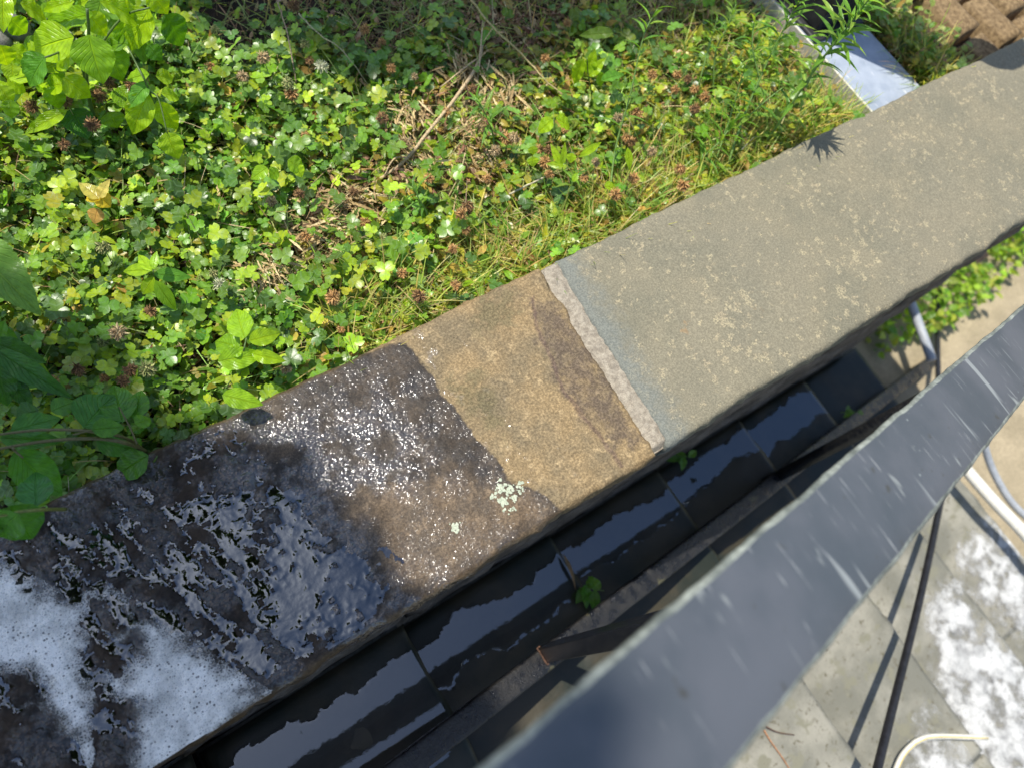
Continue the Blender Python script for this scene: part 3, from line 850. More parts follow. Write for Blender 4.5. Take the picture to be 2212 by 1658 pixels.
lance = lambda v: .13 * (math.sin(math.pi * v ** .8)) + .006
obov = lambda v: .40 * math.sin(math.pi * .86 * v ** .95 + .12) + .02
T_ov = leaf_tmpl(18, ovate, .22, .22, .0, 3, .10)
T_ovs = leaf_tmpl(34, ovate, .20, .20, .035, 3, .08)
T_lan = leaf_tmpl(8, lance, .35, .45, 0, 1)
T_lan2 = leaf_tmpl(8, lambda v: .2 * math.sin(math.pi * v ** .8) + .01, .3, .25, 0, 1, .1)
T_clo = leaf_tmpl(5, lambda v: .50 * math.sin(math.pi * (.82 * v ** .9 + .04)) + .02, .22, .10, 0, 1, 0, .16)
T_bl = leaf_tmpl(7, lambda v: .5 * (1 - v ** 3) + .02, .3, 0, 0, 1)

def unit(v): v = np.asarray(v, float); return v / (np.linalg.norm(v, axis=-1, keepdims=True) + 1e-12)
def instances(tmpl, P, D, N_, S, W=None, jit=None):
    """P pos, D direction, N_ approx normal, S length, W width factor"""
    V, F, UV = tmpl
    D = unit(D); side = unit(np.cross(N_, D)); nn = np.cross(D, side)
    n = len(P); k = len(V)
    W = S if W is None else W
    X = V[None, :, 0, None] * D[:, None, :] * S[:, None, None] + V[None, :, 1, None] * side[:, None, :] * W[:, None, None] + V[None, :, 2, None] * nn[:, None, :] * S[:, None, None]
    X = X + P[:, None, :]
    FF = (F[None] + (np.arange(n) * k)[:, None, None]).reshape(-1, 4)
    return X.reshape(-1, 3), FF, np.tile(UV, (n, 1)), k
R = np.random.RandomState(21)
def pick(cols, n, jit=.18):
    c = np.array(cols)[R.randint(0, len(cols), n)]
    return np.clip(c * (1 + jit * R.randn(n, 1)) * (1 + .07 * R.randn(n, 3)), .004, .9)

def proj(P):
    c = (P - CAM) @ RW; return c[:, 0] / c[:, 2] * FPX + CX, c[:, 1] / c[:, 2] * FPX + CY
def sample(n, dens=None, x0=-1.1, x1=1.3, y0=.150, y1=1.30, margin=120):
    out = []; tot = 0
    while tot < n:
        q = np.stack([R.uniform(x0, x1, n), R.uniform(y0, y1, n), np.full(n, -.05)], -1)
        u, v = proj(q); ok = (u > -margin) & (u < 2212 + margin) & (v > -margin)
        ok &= ~((q[:, 0] > .725) & (q[:, 0] < .95)); ok &= ~((q[:, 0] > 1.02) & (q[:, 1] < .5))
        ok &= ~((q[:, 0] < -.72) & (q[:, 1] < .30) )
        if dens is not None: ok &= R.rand(n) < dens(q[:, 0], q[:, 1], u, v)
        q = q[ok]; out.append(q); tot += len(q)
    q = np.concatenate(out)[:n]; q[:, 2] = soil_h(q[:, 0], q[:, 1]); return q
def seg_d(u, v, a, b):
    a = np.array(a, float); b = np.array(b, float); e = b - a
    t = np.clip(((u - a[0]) * e[0] + (v - a[1]) * e[1]) / (e @ e), 0, 1)
    return np.hypot(u - a[0] - e[0] * t, v - a[1] - e[1] * t)
def dryness(u, v):
    d = np.minimum(seg_d(u, v, (1050, 90), (870, 360)), seg_d(u, v, (870, 360), (660, 520)))
    d = np.minimum(d, seg_d(u, v, (1150, 130), (1000, 420)))
    return sstep(110, 20, d)
def topgap(u, v):
    return 1 - .93 * sstep(120, 50, v + 40 * np.sin(u * .021) + 25 * sstep(900, 1300, u)) * sstep(360, 470, u) * sstep(1750, 1600, u)
def edge_zone(x, y, u):
    return sstep(.30, .19, y) * sstep(640, 800, u)

# clover mat (nobody could count it)
def clover_mat(n, name, label, hz0, hz1, cols, dens, rad=(.008, .0135), obj=None):
    q = sample(n, dens)
    hgt = R.uniform(hz0, hz1, n) * (.8 + .4 * R.rand(n)); q2 = q.copy(); q2[:, 2] += hgt
    th0 = R.uniform(0, 6.28, n); tilt = unit(np.stack([R.randn(n) * .48 - .08, R.randn(n) * .48 + .02, np.ones(n)], -1))
    S = R.uniform(rad[0], rad[1], n); cc = pick(cols, n, .2)
    Vs = []; Fs = []; Us = []; Cs = []; base = 0
    for k in range(3):
        a = th0 + k * 2.094 + R.randn(n) * .12
        D = np.stack([np.cos(a), np.sin(a), np.zeros(n)], -1); D = D - tilt * (D * tilt).sum(1, keepdims=True)
        D = unit(D) + tilt * R.uniform(-.12, .35, (n, 1))
        X, F, U, kk = instances(T_clo, q2, D, tilt, S * R.uniform(.85, 1.1, n))
        Vs.append(X); Fs.append(F + base); base += len(X); Us.append(U); Cs.append(np.repeat(cc * (1 + .08 * R.randn(n, 1)), kk, 0))
    return np.concatenate(Vs), np.concatenate(Fs), np.concatenate(Us), np.clip(np.concatenate(Cs), .003, 1)
GREEN = [(.085, .21, .02), (.11, .26, .022), (.15, .31, .022), (.085, .20, .03), (.24, .38, .025), (.13, .27, .045), (.25, .40, .03), (.06, .14, .03)]
YEL = [(.27, .36, .03), (.30, .36, .05), (.17, .30, .04), (.36, .34, .08), (.28, .22, .07), (.13, .27, .04)]
def dens_clover(x, y, u, v):
    return topgap(u, v) * np.clip(1 - .75 * dryness(u, v) - .75 * edge_zone(x, y, u) - .45 * sstep(850, 1050, u) - .25 * sstep(1200, 1500, u), .08, 1)
a1 = clover_mat(8600, '', '', .006, .062, GREEN, dens_clover, (.0050, .0122))
a2 = clover_mat(1700, '', '', .010, .046, YEL, lambda x, y, u, v: topgap(u, v) * np.clip(.25 + .8 * sstep(500, 1000, u), 0, 1))
a3 = clover_mat(700, '', '', .055, .078, GREEN, dens_clover, (.012, .0155))
V = np.concatenate([a1[0], a2[0], a3[0]]); n1, n2 = len(a1[0]), len(a1[0]) + len(a2[0])
F = np.concatenate([a1[1], a2[1] + n1, a3[1] + n2])
o = mesh_np('clover', V, F, None, M['clover'], cols=np.concatenate([a1[3], a2[3], a3[3]]), uv=np.concatenate([a1[2], a2[2], a3[2]]))
tag(o, 'dense mat of green three leaved clover filling the garden bed', 'clover', kind='stuff')

# small leafy weeds between the clover
n = 9500; q = sample(n, lambda x, y, u, v: topgap(u, v) * np.clip(.25 + .65 * sstep(600, 1100, u) - .2 * dryness(u, v), .1, 1))
q[:, 2] += R.uniform(.004, .055, n)
D = np.stack([R.randn(n), R.randn(n), R.uniform(-.1, .8, n)], -1)
X, F, U, k = instances(T_lan2, q, D, np.stack([R.randn(n) * .3, R.randn(n) * .3, np.ones(n)], -1), R.uniform(.009, .026, n))
o = mesh_np('ground_weeds', X, F, None, M['leaf'], cols=np.repeat(pick(GREEN + YEL * 2 + [(.20, .36, .05), (.40, .48, .06)], n), k, 0), uv=U)
tag(o, 'small yellow green weed leaves mixed into the clover', 'weeds', kind='stuff')

# grass
def blades(n, dens, L, wd, cols, lean=.7, z0=.0):
    q = sample(n, dens); q[:, 2] += z0; a = R.uniform(0, 6.28, n)
    D = np.stack([np.cos(a) * lean * R.rand(n), np.sin(a) * lean * R.rand(n) - .1, np.ones(n)], -1)
    Ls = R.uniform(L[0], L[1], n); segs = 7; V = []; 
    D = unit(D); bend = unit(np.stack([np.cos(a), np.sin(a) - .2, -.3 * np.ones(n)], -1)); side = unit(np.cross(D, bend)); cur = R.uniform(.15, .9, n)
    ws = R.uniform(wd[0], wd[1], n); rows = []
    for i in range(segs + 1):
        t = i / segs
        c = q + D * (Ls * (t - .25 * cur * t * t))[:, None] + bend * (Ls * cur * t * t * .6)[:, None]
        w_ = ws * (1 - t ** 2.2) * .5 + .0002
        rows.append(c - side * w_[:, None]); rows.append(c + side * w_[:, None])
    V = np.stack(rows, 1).reshape(-1, 3); k = 2 * (segs + 1)
    f = np.array([(2 * i, 2 * i + 1, 2 * i + 3, 2 * i + 2) for i in range(segs)])
    F = (f[None] + (np.arange(n) * k)[:, None, None]).reshape(-1, 4)
    uv = np.tile(np.array([(j % 2, (j // 2) / segs) for j in range(k)]), (n, 1))
    return V, F, uv, np.repeat(pick(cols, n, .2), k, 0)
GR = [(.28, .40, .07), (.38, .46, .12), (.20, .33, .05), (.48, .50, .20), (.14, .27, .04), (.42, .36, .16)]
b1 = blades(4200, lambda x, y, u, v: edge_zone(x, y, u), (.045, .12), (.0014, .0030), GR, 1.3)
b2 = blades(3200, lambda x, y, u, v: .15 + .85 * sstep(1050, 1500, u), (.03, .10), (.0012, .0026), GR, 1.0)
V = np.concatenate([b1[0], b2[0]]); F = np.concatenate([b1[1], b2[1] + len(b1[0])])
o = mesh_np('grass', V, F, None, M['blade'], cols=np.concatenate([b1[3], b2[3]]), uv=np.concatenate([b1[2], b2[2]]))
tag(o, 'fine yellow green grass blades growing along the back edge of the wall', 'grass', kind='stuff')

# straw, petioles
ST_ = [(.34, .26, .12), (.22, .34, .07), (.30, .38, .10), (.42, .33, .18), (.20, .24, .07), (.26, .30, .09), (.28, .17, .08)]
s1 = blades(5600, lambda x, y, u, v: .4 + .6 * sstep(550, 850, u), (.03, .11), (.0009, .0019), ST_, 3.0, .014)
o = mesh_np('straw', s1[0], s1[1], None, M['dry'], cols=s1[3], uv=s1[2]); tag(o, 'thin pale straw and bare stalks scattered through the weeds', 'straw', kind='stuff')
# leaf litter
n = 10500; q = sample(n, lambda x, y, u, v: np.clip(.16 + .9 * dryness(u, v) + .5 * sstep(600, 900, u), 0, 1))
u_, v_ = proj(q); q[:, 2] += R.uniform(.002, .036, n) + .020 * dryness(u_, v_) * R.rand(n)
D = np.stack([R.randn(n), R.randn(n), R.randn(n) * .35], -1)
X, F, U, k = instances(leaf_tmpl(6, lance, .5, .9, 0, 1, .9), q, D, np.stack([R.randn(n), R.randn(n), np.ones(n)], -1), R.uniform(.008, .028, n))
o = mesh_np('leaf_litter', X, F, None, M['dry'], cols=np.repeat(pick([(.40, .27, .14), (.32, .19, .09), (.46, .33, .18), (.20, .11, .06)], n), k, 0), uv=U)
tag(o, 'curled light brown dead leaves lying under the clover', 'dead leaves', kind='stuff')

# ------------------------------------------------------------------ single plants
def one_leaf(name, tmpl, base, tip, hw, colr, mat, parent, up=(0, 0, 1), off=(0, 0, 0), label=None):
    base = np.asarray(base, float); tip = np.asarray(tip, float); d = tip - base; L = np.linalg.norm(d)
    maxw = np.abs(tmpl[0][:, 1]).max()
    X, F, U, k = instances(tmpl, base[None], d[None], np.array([up], float), np.array([L]), np.array([hw / maxw]))
    o = mesh_np(name, X - np.asarray(off), F, None, mat, parent, cols=np.tile(np.array(colr), (len(X), 1)), uv=U)
    if label: o['label'] = label
    return o
SC = .336   # zoom crops of the photo were enlarged by this factor
def crop(ox, oy): return lambda x, y: (ox + x * SC, oy + y * SC)
C1, C2, C3 = crop(0, 0), crop(734, 0), crop(1469, 0)
C4, C5, C7 = crop(0, 548.6), crop(734, 548.6), crop(0, 1101)
PXM = 1 / FPX

def leafy(name, label, cat, C_, leaves, stems, z0, colr, group=None, mat='leaf', tm=None, stemc=(.10, .16, .04)):
    """leaves: (bx,by,tx,ty,halfwidth_px,z_base,z_tip[,colour]); stems: list of (pts[(x,y,z)],r)"""
    p0 = at(*C_(stems[0][0][0][0], stems[0][0][0][1]), z0)
    e = empty(name, p0); tag(e, label, cat, group)
    for pts, r in stems:
        mb = MB(); P = [at(*C_(a, b), z) for a, b, z in pts]
        tube(mb, smooth_path(P, 5), r, r * .6, 6, stemc); mb.build('stem', M['stem'], e, off=p0)
    rr = random.Random(len(leaves))
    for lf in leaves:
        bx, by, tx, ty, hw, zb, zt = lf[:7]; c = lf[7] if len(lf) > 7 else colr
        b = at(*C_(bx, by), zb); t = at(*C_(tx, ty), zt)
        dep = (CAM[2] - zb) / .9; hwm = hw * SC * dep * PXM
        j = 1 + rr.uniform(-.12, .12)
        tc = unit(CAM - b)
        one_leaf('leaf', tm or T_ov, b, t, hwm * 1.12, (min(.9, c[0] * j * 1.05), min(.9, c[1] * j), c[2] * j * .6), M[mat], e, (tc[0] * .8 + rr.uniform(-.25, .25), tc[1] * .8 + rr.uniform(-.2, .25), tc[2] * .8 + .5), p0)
    return e
LG = (.24, .46, .02); LG2 = (.14, .33, .02); LB = (.09, .28, .05); LY = (.21, .45, .03)
leafy('broadleaf_plant', 'tall bright green plant with large glossy leaves in the upper left corner', 'plant', C1, [
    (475, 240, 140, 320, 120, .13, .10, LG), (500, 330, 330, 420, 70, .10, .07, LG), (570, 225, 645, 545, 130, .14, .10, LG2),
    (960, 60, 800, 325, 100, .11, .07, LG), (790, 110, 900, 330, 110, .09, .05, LG2), (1060, 90, 1200, 315, 95, .07, .02, (.05, .17, .015)),
    (480, 10, 235, 65, 45, .14, .12, LG), (20, -60, 15, 195, 60, .16, .14, LG), (295, 365, 100, 480, 70, .12, .09, LB),
    (285, 375, 150, 565, 70, .135, .10, LB), (405, 500, 595, 640, 75, .09, .06, LG), (600, 95, 215, 155, 75, .12, .10, LG2),
    (640, 10, 855, 85, 60, .13, .10, LG), (0, 290, 60, 440, 70, .11, .08, LG), (330, 555, 385, 715, 60, .06, .03, LG2),
    (430, 715, 125, 860, 42, .04, .02, LG), (560, 80, 700, 240, 70, .12, .09, LG), (700, 30, 960, 150, 80, .13, .09, LG), (60, 120, 190, 230, 70, .06, .03, LG2),
    (130, 20, 330, 130, 60, .13, .10, LG), (420, 540, 260, 560, 60, .07, .05, LG), (950, 290, 1045, 395, 55, .03, .01, LB), (760, 560, 900, 700, 90, .03, .02, LG2),
    (460, 700, 560, 880, 90, .015, .0, (.03, .12, .02)), (680, 300, 790, 520, 100, .06, .03, LG2), (960, -60, 1090, 100, 80, .11, .08, LG)],
    [([(640, 900, -.08), (560, 560, .02), (570, 230, .12), (560, 60, .16)], .0030), ([(560, 560, .02), (480, 330, .09), (290, 370, .13)], .0018), ([(570, 400, .05), (780, 120, .10), (960, 50, .12)], .0018)],
    -.08, LG, mat='leaf_wet')
_rr = random.Random(77); _fill = []
while len(_fill) < 46:
    bx, by = _rr.uniform(-60, 1150), _rr.uniform(-60, 760)
    if by > 420 - .15 * bx + 260 * (bx < 500): continue
    a_ = _rr.uniform(0, 6.28); l_ = _rr.uniform(110, 210); z_ = _rr.uniform(.0, .07)
    _fill.append((bx, by, bx + math.cos(a_) * l_, by + math.sin(a_) * l_, l_ * .36, z_ + .01, z_ - .01, _rr.choice([LG, LG2, LG2, (.10, .26, .03)])))
leafy('broadleaf_plant', 'lower leaves filling the upper left corner beneath the tall glossy plant', 'plant', C1, _fill,
    [([(300, 500, -.08), (300, 300, .0), (300, 120, .05)], .002), ([(700, 400, -.08), (700, 200, .0), (700, 60, .05)], .002)], -.08, LG)
leafy('broadleaf_plant', 'hanging sprig of pale green veined leaves just right of the upper left plant', 'plant', C1, [
    (950, 595, 830, 885, 85, .08, .03, LG), (955, 540, 805, 690, 52, .09, .07, LB), (1010, 650, 1150, 865, 68, .07, .02, LG), (1070, 850, 1145, 1035, 72, .05, .02, LG),
    (1035, 600, 1172, 625, 45, .09, .07, LG), (1000, 490, 1140, 500, 48, .10, .08, LG), (960, 480, 790, 500, 44, .10, .09, LY), (930, 660, 980, 790, 60, .05, .02, LG2), (700, 720, 760, 830, 70, .02, .0, LG2)],
    [([(1060, 900, -.08), (960, 590, .08), (870, 400, .11), (820, 300, .12)], .0016), ([(960, 590, .08), (1020, 640, .075), (1075, 860, .05)], .0012)], -.08, LG)
leafy('serrated_plant', 'long pale serrated leaf reaching in from the left edge', 'leaf', C4, [(-260, -120, 250, 355, 135, .13, .10, (.10, .24, .07)), (-200, 60, 60, 160, 60, .08, .06, LG2)],
    [([(-300, 60, -.08), (-270, -60, .06), (-260, -120, .13)], .003)], -.08, LG, tm=T_ovs)
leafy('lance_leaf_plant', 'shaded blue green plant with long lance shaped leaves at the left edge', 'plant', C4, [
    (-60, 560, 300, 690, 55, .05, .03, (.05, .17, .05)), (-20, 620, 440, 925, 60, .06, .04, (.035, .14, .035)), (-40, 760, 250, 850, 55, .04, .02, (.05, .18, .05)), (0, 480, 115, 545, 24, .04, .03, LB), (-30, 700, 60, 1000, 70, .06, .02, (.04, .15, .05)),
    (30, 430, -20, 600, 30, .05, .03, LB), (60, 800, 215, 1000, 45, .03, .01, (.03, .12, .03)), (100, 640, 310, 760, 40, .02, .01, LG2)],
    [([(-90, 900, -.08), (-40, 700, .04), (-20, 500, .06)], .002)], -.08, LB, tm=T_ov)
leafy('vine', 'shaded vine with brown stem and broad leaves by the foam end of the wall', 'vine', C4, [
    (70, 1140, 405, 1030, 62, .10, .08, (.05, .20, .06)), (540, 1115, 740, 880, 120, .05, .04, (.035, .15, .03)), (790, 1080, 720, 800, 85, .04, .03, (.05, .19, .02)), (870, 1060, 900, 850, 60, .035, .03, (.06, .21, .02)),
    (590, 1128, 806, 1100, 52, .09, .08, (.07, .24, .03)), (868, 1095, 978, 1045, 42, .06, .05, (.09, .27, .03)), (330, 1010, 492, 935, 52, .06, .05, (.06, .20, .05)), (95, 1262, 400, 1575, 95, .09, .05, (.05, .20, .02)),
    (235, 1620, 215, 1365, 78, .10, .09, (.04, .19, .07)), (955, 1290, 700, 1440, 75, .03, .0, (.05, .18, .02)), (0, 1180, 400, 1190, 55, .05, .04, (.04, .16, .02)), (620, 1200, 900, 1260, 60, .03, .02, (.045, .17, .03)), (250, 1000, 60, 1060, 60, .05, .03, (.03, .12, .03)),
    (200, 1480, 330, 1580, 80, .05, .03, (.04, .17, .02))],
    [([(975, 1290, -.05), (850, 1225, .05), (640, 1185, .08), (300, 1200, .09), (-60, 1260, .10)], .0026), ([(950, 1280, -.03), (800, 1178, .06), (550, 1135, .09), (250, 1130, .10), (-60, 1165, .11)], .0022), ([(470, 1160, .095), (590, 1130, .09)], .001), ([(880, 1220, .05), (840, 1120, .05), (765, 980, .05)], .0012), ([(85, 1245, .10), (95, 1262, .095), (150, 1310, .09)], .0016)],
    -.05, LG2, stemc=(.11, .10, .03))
leafy('vine_sprig', 'green leaf on a yellow stem hanging over the foam end of the wall', 'leaf', C7, [(60, -30, 225, 220, 105, .13, .09, (.045, .19, .02)), (120, 20, -40, 170, 90, .15, .12, (.06, .22, .06)), (-60, 30, 60, 120, 70, .14, .12, (.05, .18, .04))],
    [([(420, -5, .06), (300, -4, .12), (120, 12, .14), (-80, 60, .15)], .002)], .06, LG2, stemc=(.18, .20, .04))
leafy('seedling', 'bright yellow green young plant with smooth oval leaves above the wall edge', 'plant', C4, [
    (1575, 540, 1500, 325, 72, .05, .045, LY), (1600, 560, 1812, 500, 50, .05, .04, LG), (1400, 690, 1700, 640, 62, .04, .035, LY), (1620, 640, 1835, 690, 40, .035, .03, LG), (1430, 905, 1690, 962, 54, .045, .04, LY), (1540, 600, 1365, 540, 70, .03, .02, LG2), (1480, 640, 1560, 600, 40, .04, .04, LY)],
    [([(1520, 760, -.08), (1560, 640, .03), (1585, 540, .05)], .0015), ([(1520, 760, -.08), (1450, 860, .03)], .0012)], -.08, LY)
leafy('seedling', 'young plant with pointed spear leaves standing in the clover left of centre', 'plant', C4, [
    (975, 105, 760, 100, 36, .06, .05, LG), (975, 110, 870, -10, 30, .06, .06, LG), (985, 100, 1000, -20, 24, .07, .08, LY), (985, 130, 1235, 140, 40, .05, .04, LB), (990, 150, 905, 275, 38, .05, .03, LG), (1000, 170, 1130, 380, 42, .05, .02, LG2), (980, 110, 860, 60, 32, .055, .05, LG), (1010, 180, 1040, 300, 34, .04, .02, LG)],
    [([(1010, 330, -.08), (1000, 220, .0), (985, 110, .06)], .0014)], -.08, LG, tm=T_lan2)
leafy('seedling', 'pair of bright yellow green toothed leaves in the clover left of centre', 'plant', C1, [
    (1720, 1080, 1605, 1150, 42, .05, .04, LY), (1850, 1030, 1960, 1090, 52, .05, .035, LY), (1900, 1060, 1945, 1140, 40, .04, .03, LG), (1790, 1090, 1720, 1150, 40, .02, .0, LG2)],
    [([(1800, 1180, -.08), (1850, 1040, .045)], .001)], -.08, LY)
leafy('seedling', 'yellow dying leaf cluster with a pale upright tube in the left clover', 'plant', C1, [
    (640, 1280, 500, 1160, 40, .03, .04, (.36, .40, .16)), (640, 1270, 690, 1160, 30, .03, .05, (.50, .50, .26)), (630, 1260, 715, 1330, 50, .03, .02, (.55, .50, .05)), (640, 1290, 540, 1240, 40, .03, .02, (.5, .46, .06)), (630, 1340, 600, 1440, 45, .0, -.01, (.42, .30, .16))],
    [([(620, 1380, -.08), (635, 1270, .03)], .0012)], -.08, LY)
leafy('broadleaf_plant', 'two upright bright leaves leaning left below the brown shade at the top', 'plant', C2, [
    (1590, 470, 1640, 335, 46, .02, .06, LG), (1570, 380, 1485, 560, 48, .07, .02, LG), (1600, 490, 1705, 375, 40, .02, .05, LG), (1680, 520, 1850, 450, 40, .05, .05, LB), (1660, 470, 1700, 570, 40, .03, .0, LG2), (1760, 215, 1530, 215, 45, .06, .04, (.07, .15, .03))],
    [([(1640, 700, -.08), (1600, 500, .02), (1590, 380, .07)], .0014)], -.08, LG)
leafy('seedling', 'two heart shaped bright leaves right of the dead stalk', 'plant', C2, [
    (1370, 770, 1265, 850, 52, .04, .02, LG), (1390, 760, 1505, 820, 52, .04, .02, LG), (1240, 940, 1245, 1000, 34, .03, .02, LG), (1240, 1010, 1245, 1075, 40, .02, .01, LG), (1495, 985, 1480, 1050, 34, .02, .01, LG)],
    [([(1390, 960, -.08), (1380, 760, .04)], .001)], -.08, LG)
leafy('seedling', 'forked pale green spear leaves beside the two heart shaped leaves', 'plant', C2, [
    (1420, 1060, 1360, 930, 24, .02, .04, LG), (1430, 1060, 1450, 930, 22, .02, .05, LG), (1440, 1070, 1330, 1050, 24, .02, .02, LG), (1500, 1170, 1530, 1110, 22, .02, .03, LY), (1540, 1010, 1700, 900, 26, .04, .05, LG), (1850, 950, 1870, 1100, 26, .05, .03, LG), (1700, 1200, 1800, 1200, 40, .01, .0, LG)],
    [([(1440, 1160, -.08), (1428, 1050, .02)], .001)], -.08, LG, tm=T_lan2)

# tall narrow-leaved weeds
def willow_weed(label, nodes, nleaf, L, cols, seed, t0=.15, r=.0018, branches=()):
    nleaf = int(nleaf * 1.5); L = L * 1.05
    P = [at(a, b, z) for a, b, z in nodes]; p0 = P[0]
    e = empty('narrow_leaf_weed', p0); tag(e, label, 'weed', 'tall narrow leaved weeds behind the wall')
    rr = np.random.RandomState(seed)
    for bi, (PP, nl) in enumerate([(P, nleaf)] + [([at(a, b, z) for a, b, z in B], k) for B, k in branches]):
        path = smooth_path(PP, 8); mb = MB(); tube(mb, path, r if bi == 0 else r * .7, r * .35, 6, (.16, .27, .06)); mb.build('stem', M['stem'], e, off=p0)
        Pa = np.array(path); m_ = len(Pa)
        for i in range(nl):
            t = t0 + (1 - t0) * (i / max(1, nl - 1)) ** .75
            if bi: t = .2 + .8 * i / max(1, nl - 1)
            f = t * (m_ - 1.001); j = int(f); b = Pa[j] + (Pa[j + 1] - Pa[j]) * (f - j)
            ax = unit(Pa[min(j + 1, m_ - 1)] - Pa[max(j - 1, 0)]) 
            a = i * 2.4 + rr.uniform(-.3, .3)
            s1_ = unit(np.cross(ax, [0.1, .2, 1])); s2_ = np.cross(ax, s1_)
            rad = s1_ * math.cos(a) + s2_ * math.sin(a)
            spread = 1.0 - .55 * t
            d = unit(ax * (1.1 - spread * .8) + rad * (spread * .9 + .2))
            LL = L * rr.uniform(.7, 1.1) * (1 - .45 * max(0, t - .8) / .2)
            c = np.array(cols[rr.randint(len(cols))]) * rr.uniform(.85, 1.15)
            one_leaf('leaf', T_lan, b, b + d * LL, LL * rr.uniform(.060, .092), c, M['leaf'], e, tuple(ax + np.array([0, 0, .5])), p0)
    return e
WG = [(.13, .32, .05), (.17, .38, .06), (.10, .27, .05), (.22, .40, .08)]
willow_weed('tallest weed, its leaves crossing the white beam and shading the grey cap',
    [(1640, 330, -.07), (1700, 240, .03), (1775, 130, .13), (1830, 60, .19), (1880, -5, .24)], 38, .050, WG, 1, .2, .0024,
    branches=[([(1740, 190, .08), (1775, 110, .12), (1800, 60, .16), (1812, 30, .18)], 9)])
willow_weed('dense upright weed standing just left of the white beam end', [(1560, 400, -.07), (1600, 270, .0), (1655, 140, .08), (1705, 40, .15), (1740, -30, .20)], 34, .042, WG, 2, .1, .0024,
    branches=[([(1640, 170, .06), (1625, 100, .10), (1630, 40, .13)], 9), ([(1600, 270, .0), (1640, 230, .04), (1690, 190, .07)], 9)])
willow_weed('slender weed with few leaves in front of the dense upright one', [(1535, 380, -.07), (1575, 260, -.01), (1605, 160, .05), (1640, 90, .09)], 20, .040, WG, 3)
willow_weed('tall thin weed leaning over the brown shade at top right of centre', [(1310, 490, -.07), (1328, 330, -.01), (1360, 210, .06), (1390, 80, .13), (1420, 20, .16)], 15, .040, WG, 4, .1, .0018)
willow_weed('short weed between the dead stalk and the heart shaped leaves', [(1065, 390, -.07), (1066, 300, -.02), (1050, 250, .03), (1030, 215, .06)], 13, .036, WG, 5)
willow_weed('leafy weed low against the cap edge under the tall weeds', [(1500, 380, -.08), (1520, 340, -.03), (1560, 300, .0), (1600, 240, .03)], 16, .040, WG, 6)
willow_weed('small weed at the left foot of the tall thin one', [(1215, 470, -.08), (1232, 410, -.03), (1245, 370, .0)], 12, .034, WG, 7)
willow_weed('slim weed leaning across the grass behind the mortar joint', [(945, 560, -.08), (925, 470, -.03), (905, 430, .0), (890, 400, .02)], 10, .030, WG, 8)
willow_weed('pale slim weed in front of the shaded soil right of centre top', [(1540, 220, -.07), (1545, 120, .0), (1570, 60, .04), (1590, 10, .07)], 14, .036, WG, 9)
willow_weed('long bare-footed weed crossing the right part of the bed', [(1490, 260, -.08), (1510, 180, -.02), (1535, 90, .03), (1550, 40, .06)], 9, .034, WG, 10)

# dead plants
def tw(name, label, cat, segs, colr, group=None, mat='twig'):
    p0 = at(*segs[0][0][0][:2], segs[0][0][0][2]); e = empty(name, p0); tag(e, label, cat, group)
    for i, (pts, r0, r1) in enumerate(segs):
        mb = MB(); P = smooth_path([at(a, b, z) for a, b, z in pts], 6)
        P = [p + np.array([.0006, .0004, .0005]) * random.Random(i * 50 + j).uniform(-1, 1) for j, p in enumerate(P)]
        tube(mb, P, r0, r1, 7, colr); mb.build('stem' if i == 0 else 'side_stem', M[mat], e, off=p0)
    return e
TAN = (.42, .31, .17)
tw('dead_stalk', 'thick light brown dead stalk lying diagonally through the clover at centre top', 'dead stalk',
   [([(1045, 40, -.05), (1035, 130, -.03), (985, 210, -.02), (925, 285, -.02), (872, 350, -.03), (800, 400, -.05)], .0032, .0022), ([(1035, 125, -.03), (1000, 150, -.02), (950, 190, -.02)], .0016, .001), ([(880, 340, -.03), (850, 345, -.02), (830, 380, -.03)], .0014, .0008)], TAN)
tw('straw_stem', 'long pale straw stem slanting down from the top centre edge', 'straw stem', [([(1010, -10, .06), (1065, 60, .03), (1125, 115, .0), (1185, 180, -.02), (1250, 230, -.04)], .0017, .0012), ([(1065, 60, .03), (1045, 90, .02)], .001, .0006)], (.40, .32, .14))
tw('straw_stem', 'upright pale straw stem crossing the dead stalk near the top', 'straw stem', [([(1028, 205, -.05), (1036, 130, -.02), (1042, 60, .01)], .0018, .0012)], (.45, .34, .2))
tw('straw_stem', 'forked straw stem standing below the centre of the bed', 'straw stem', [([(975, 480, -.06), (990, 400, -.03), (1005, 330, .0)], .0014, .001), ([(950, 460, -.06), (998, 370, -.01)], .0011, .0009)], (.40, .31, .15))
tw('straw_stem', 'bleached straw lying level in the weeds right of centre', 'straw stem', [([(1100, 420, -.03), (1140, 400, -.02), (1178, 382, -.02)], .0016, .0012)], (.40, .36, .24))
tw('straw_stem', 'bent dark straw stem in the shade at the top left of centre', 'straw stem', [([(598, 0, .03), (620, 70, .0), (633, 140, -.02), (640, 180, -.04)], .0011, .0008)], (.30, .22, .14))
tw('straw_stem', 'arched pale stem over the dark gap left of centre top', 'straw stem', [([(645, 30, .02), (690, 75, .01), (740, 110, .0), (800, 190, -.04)], .0012, .0008)], (.34, .30, .16))
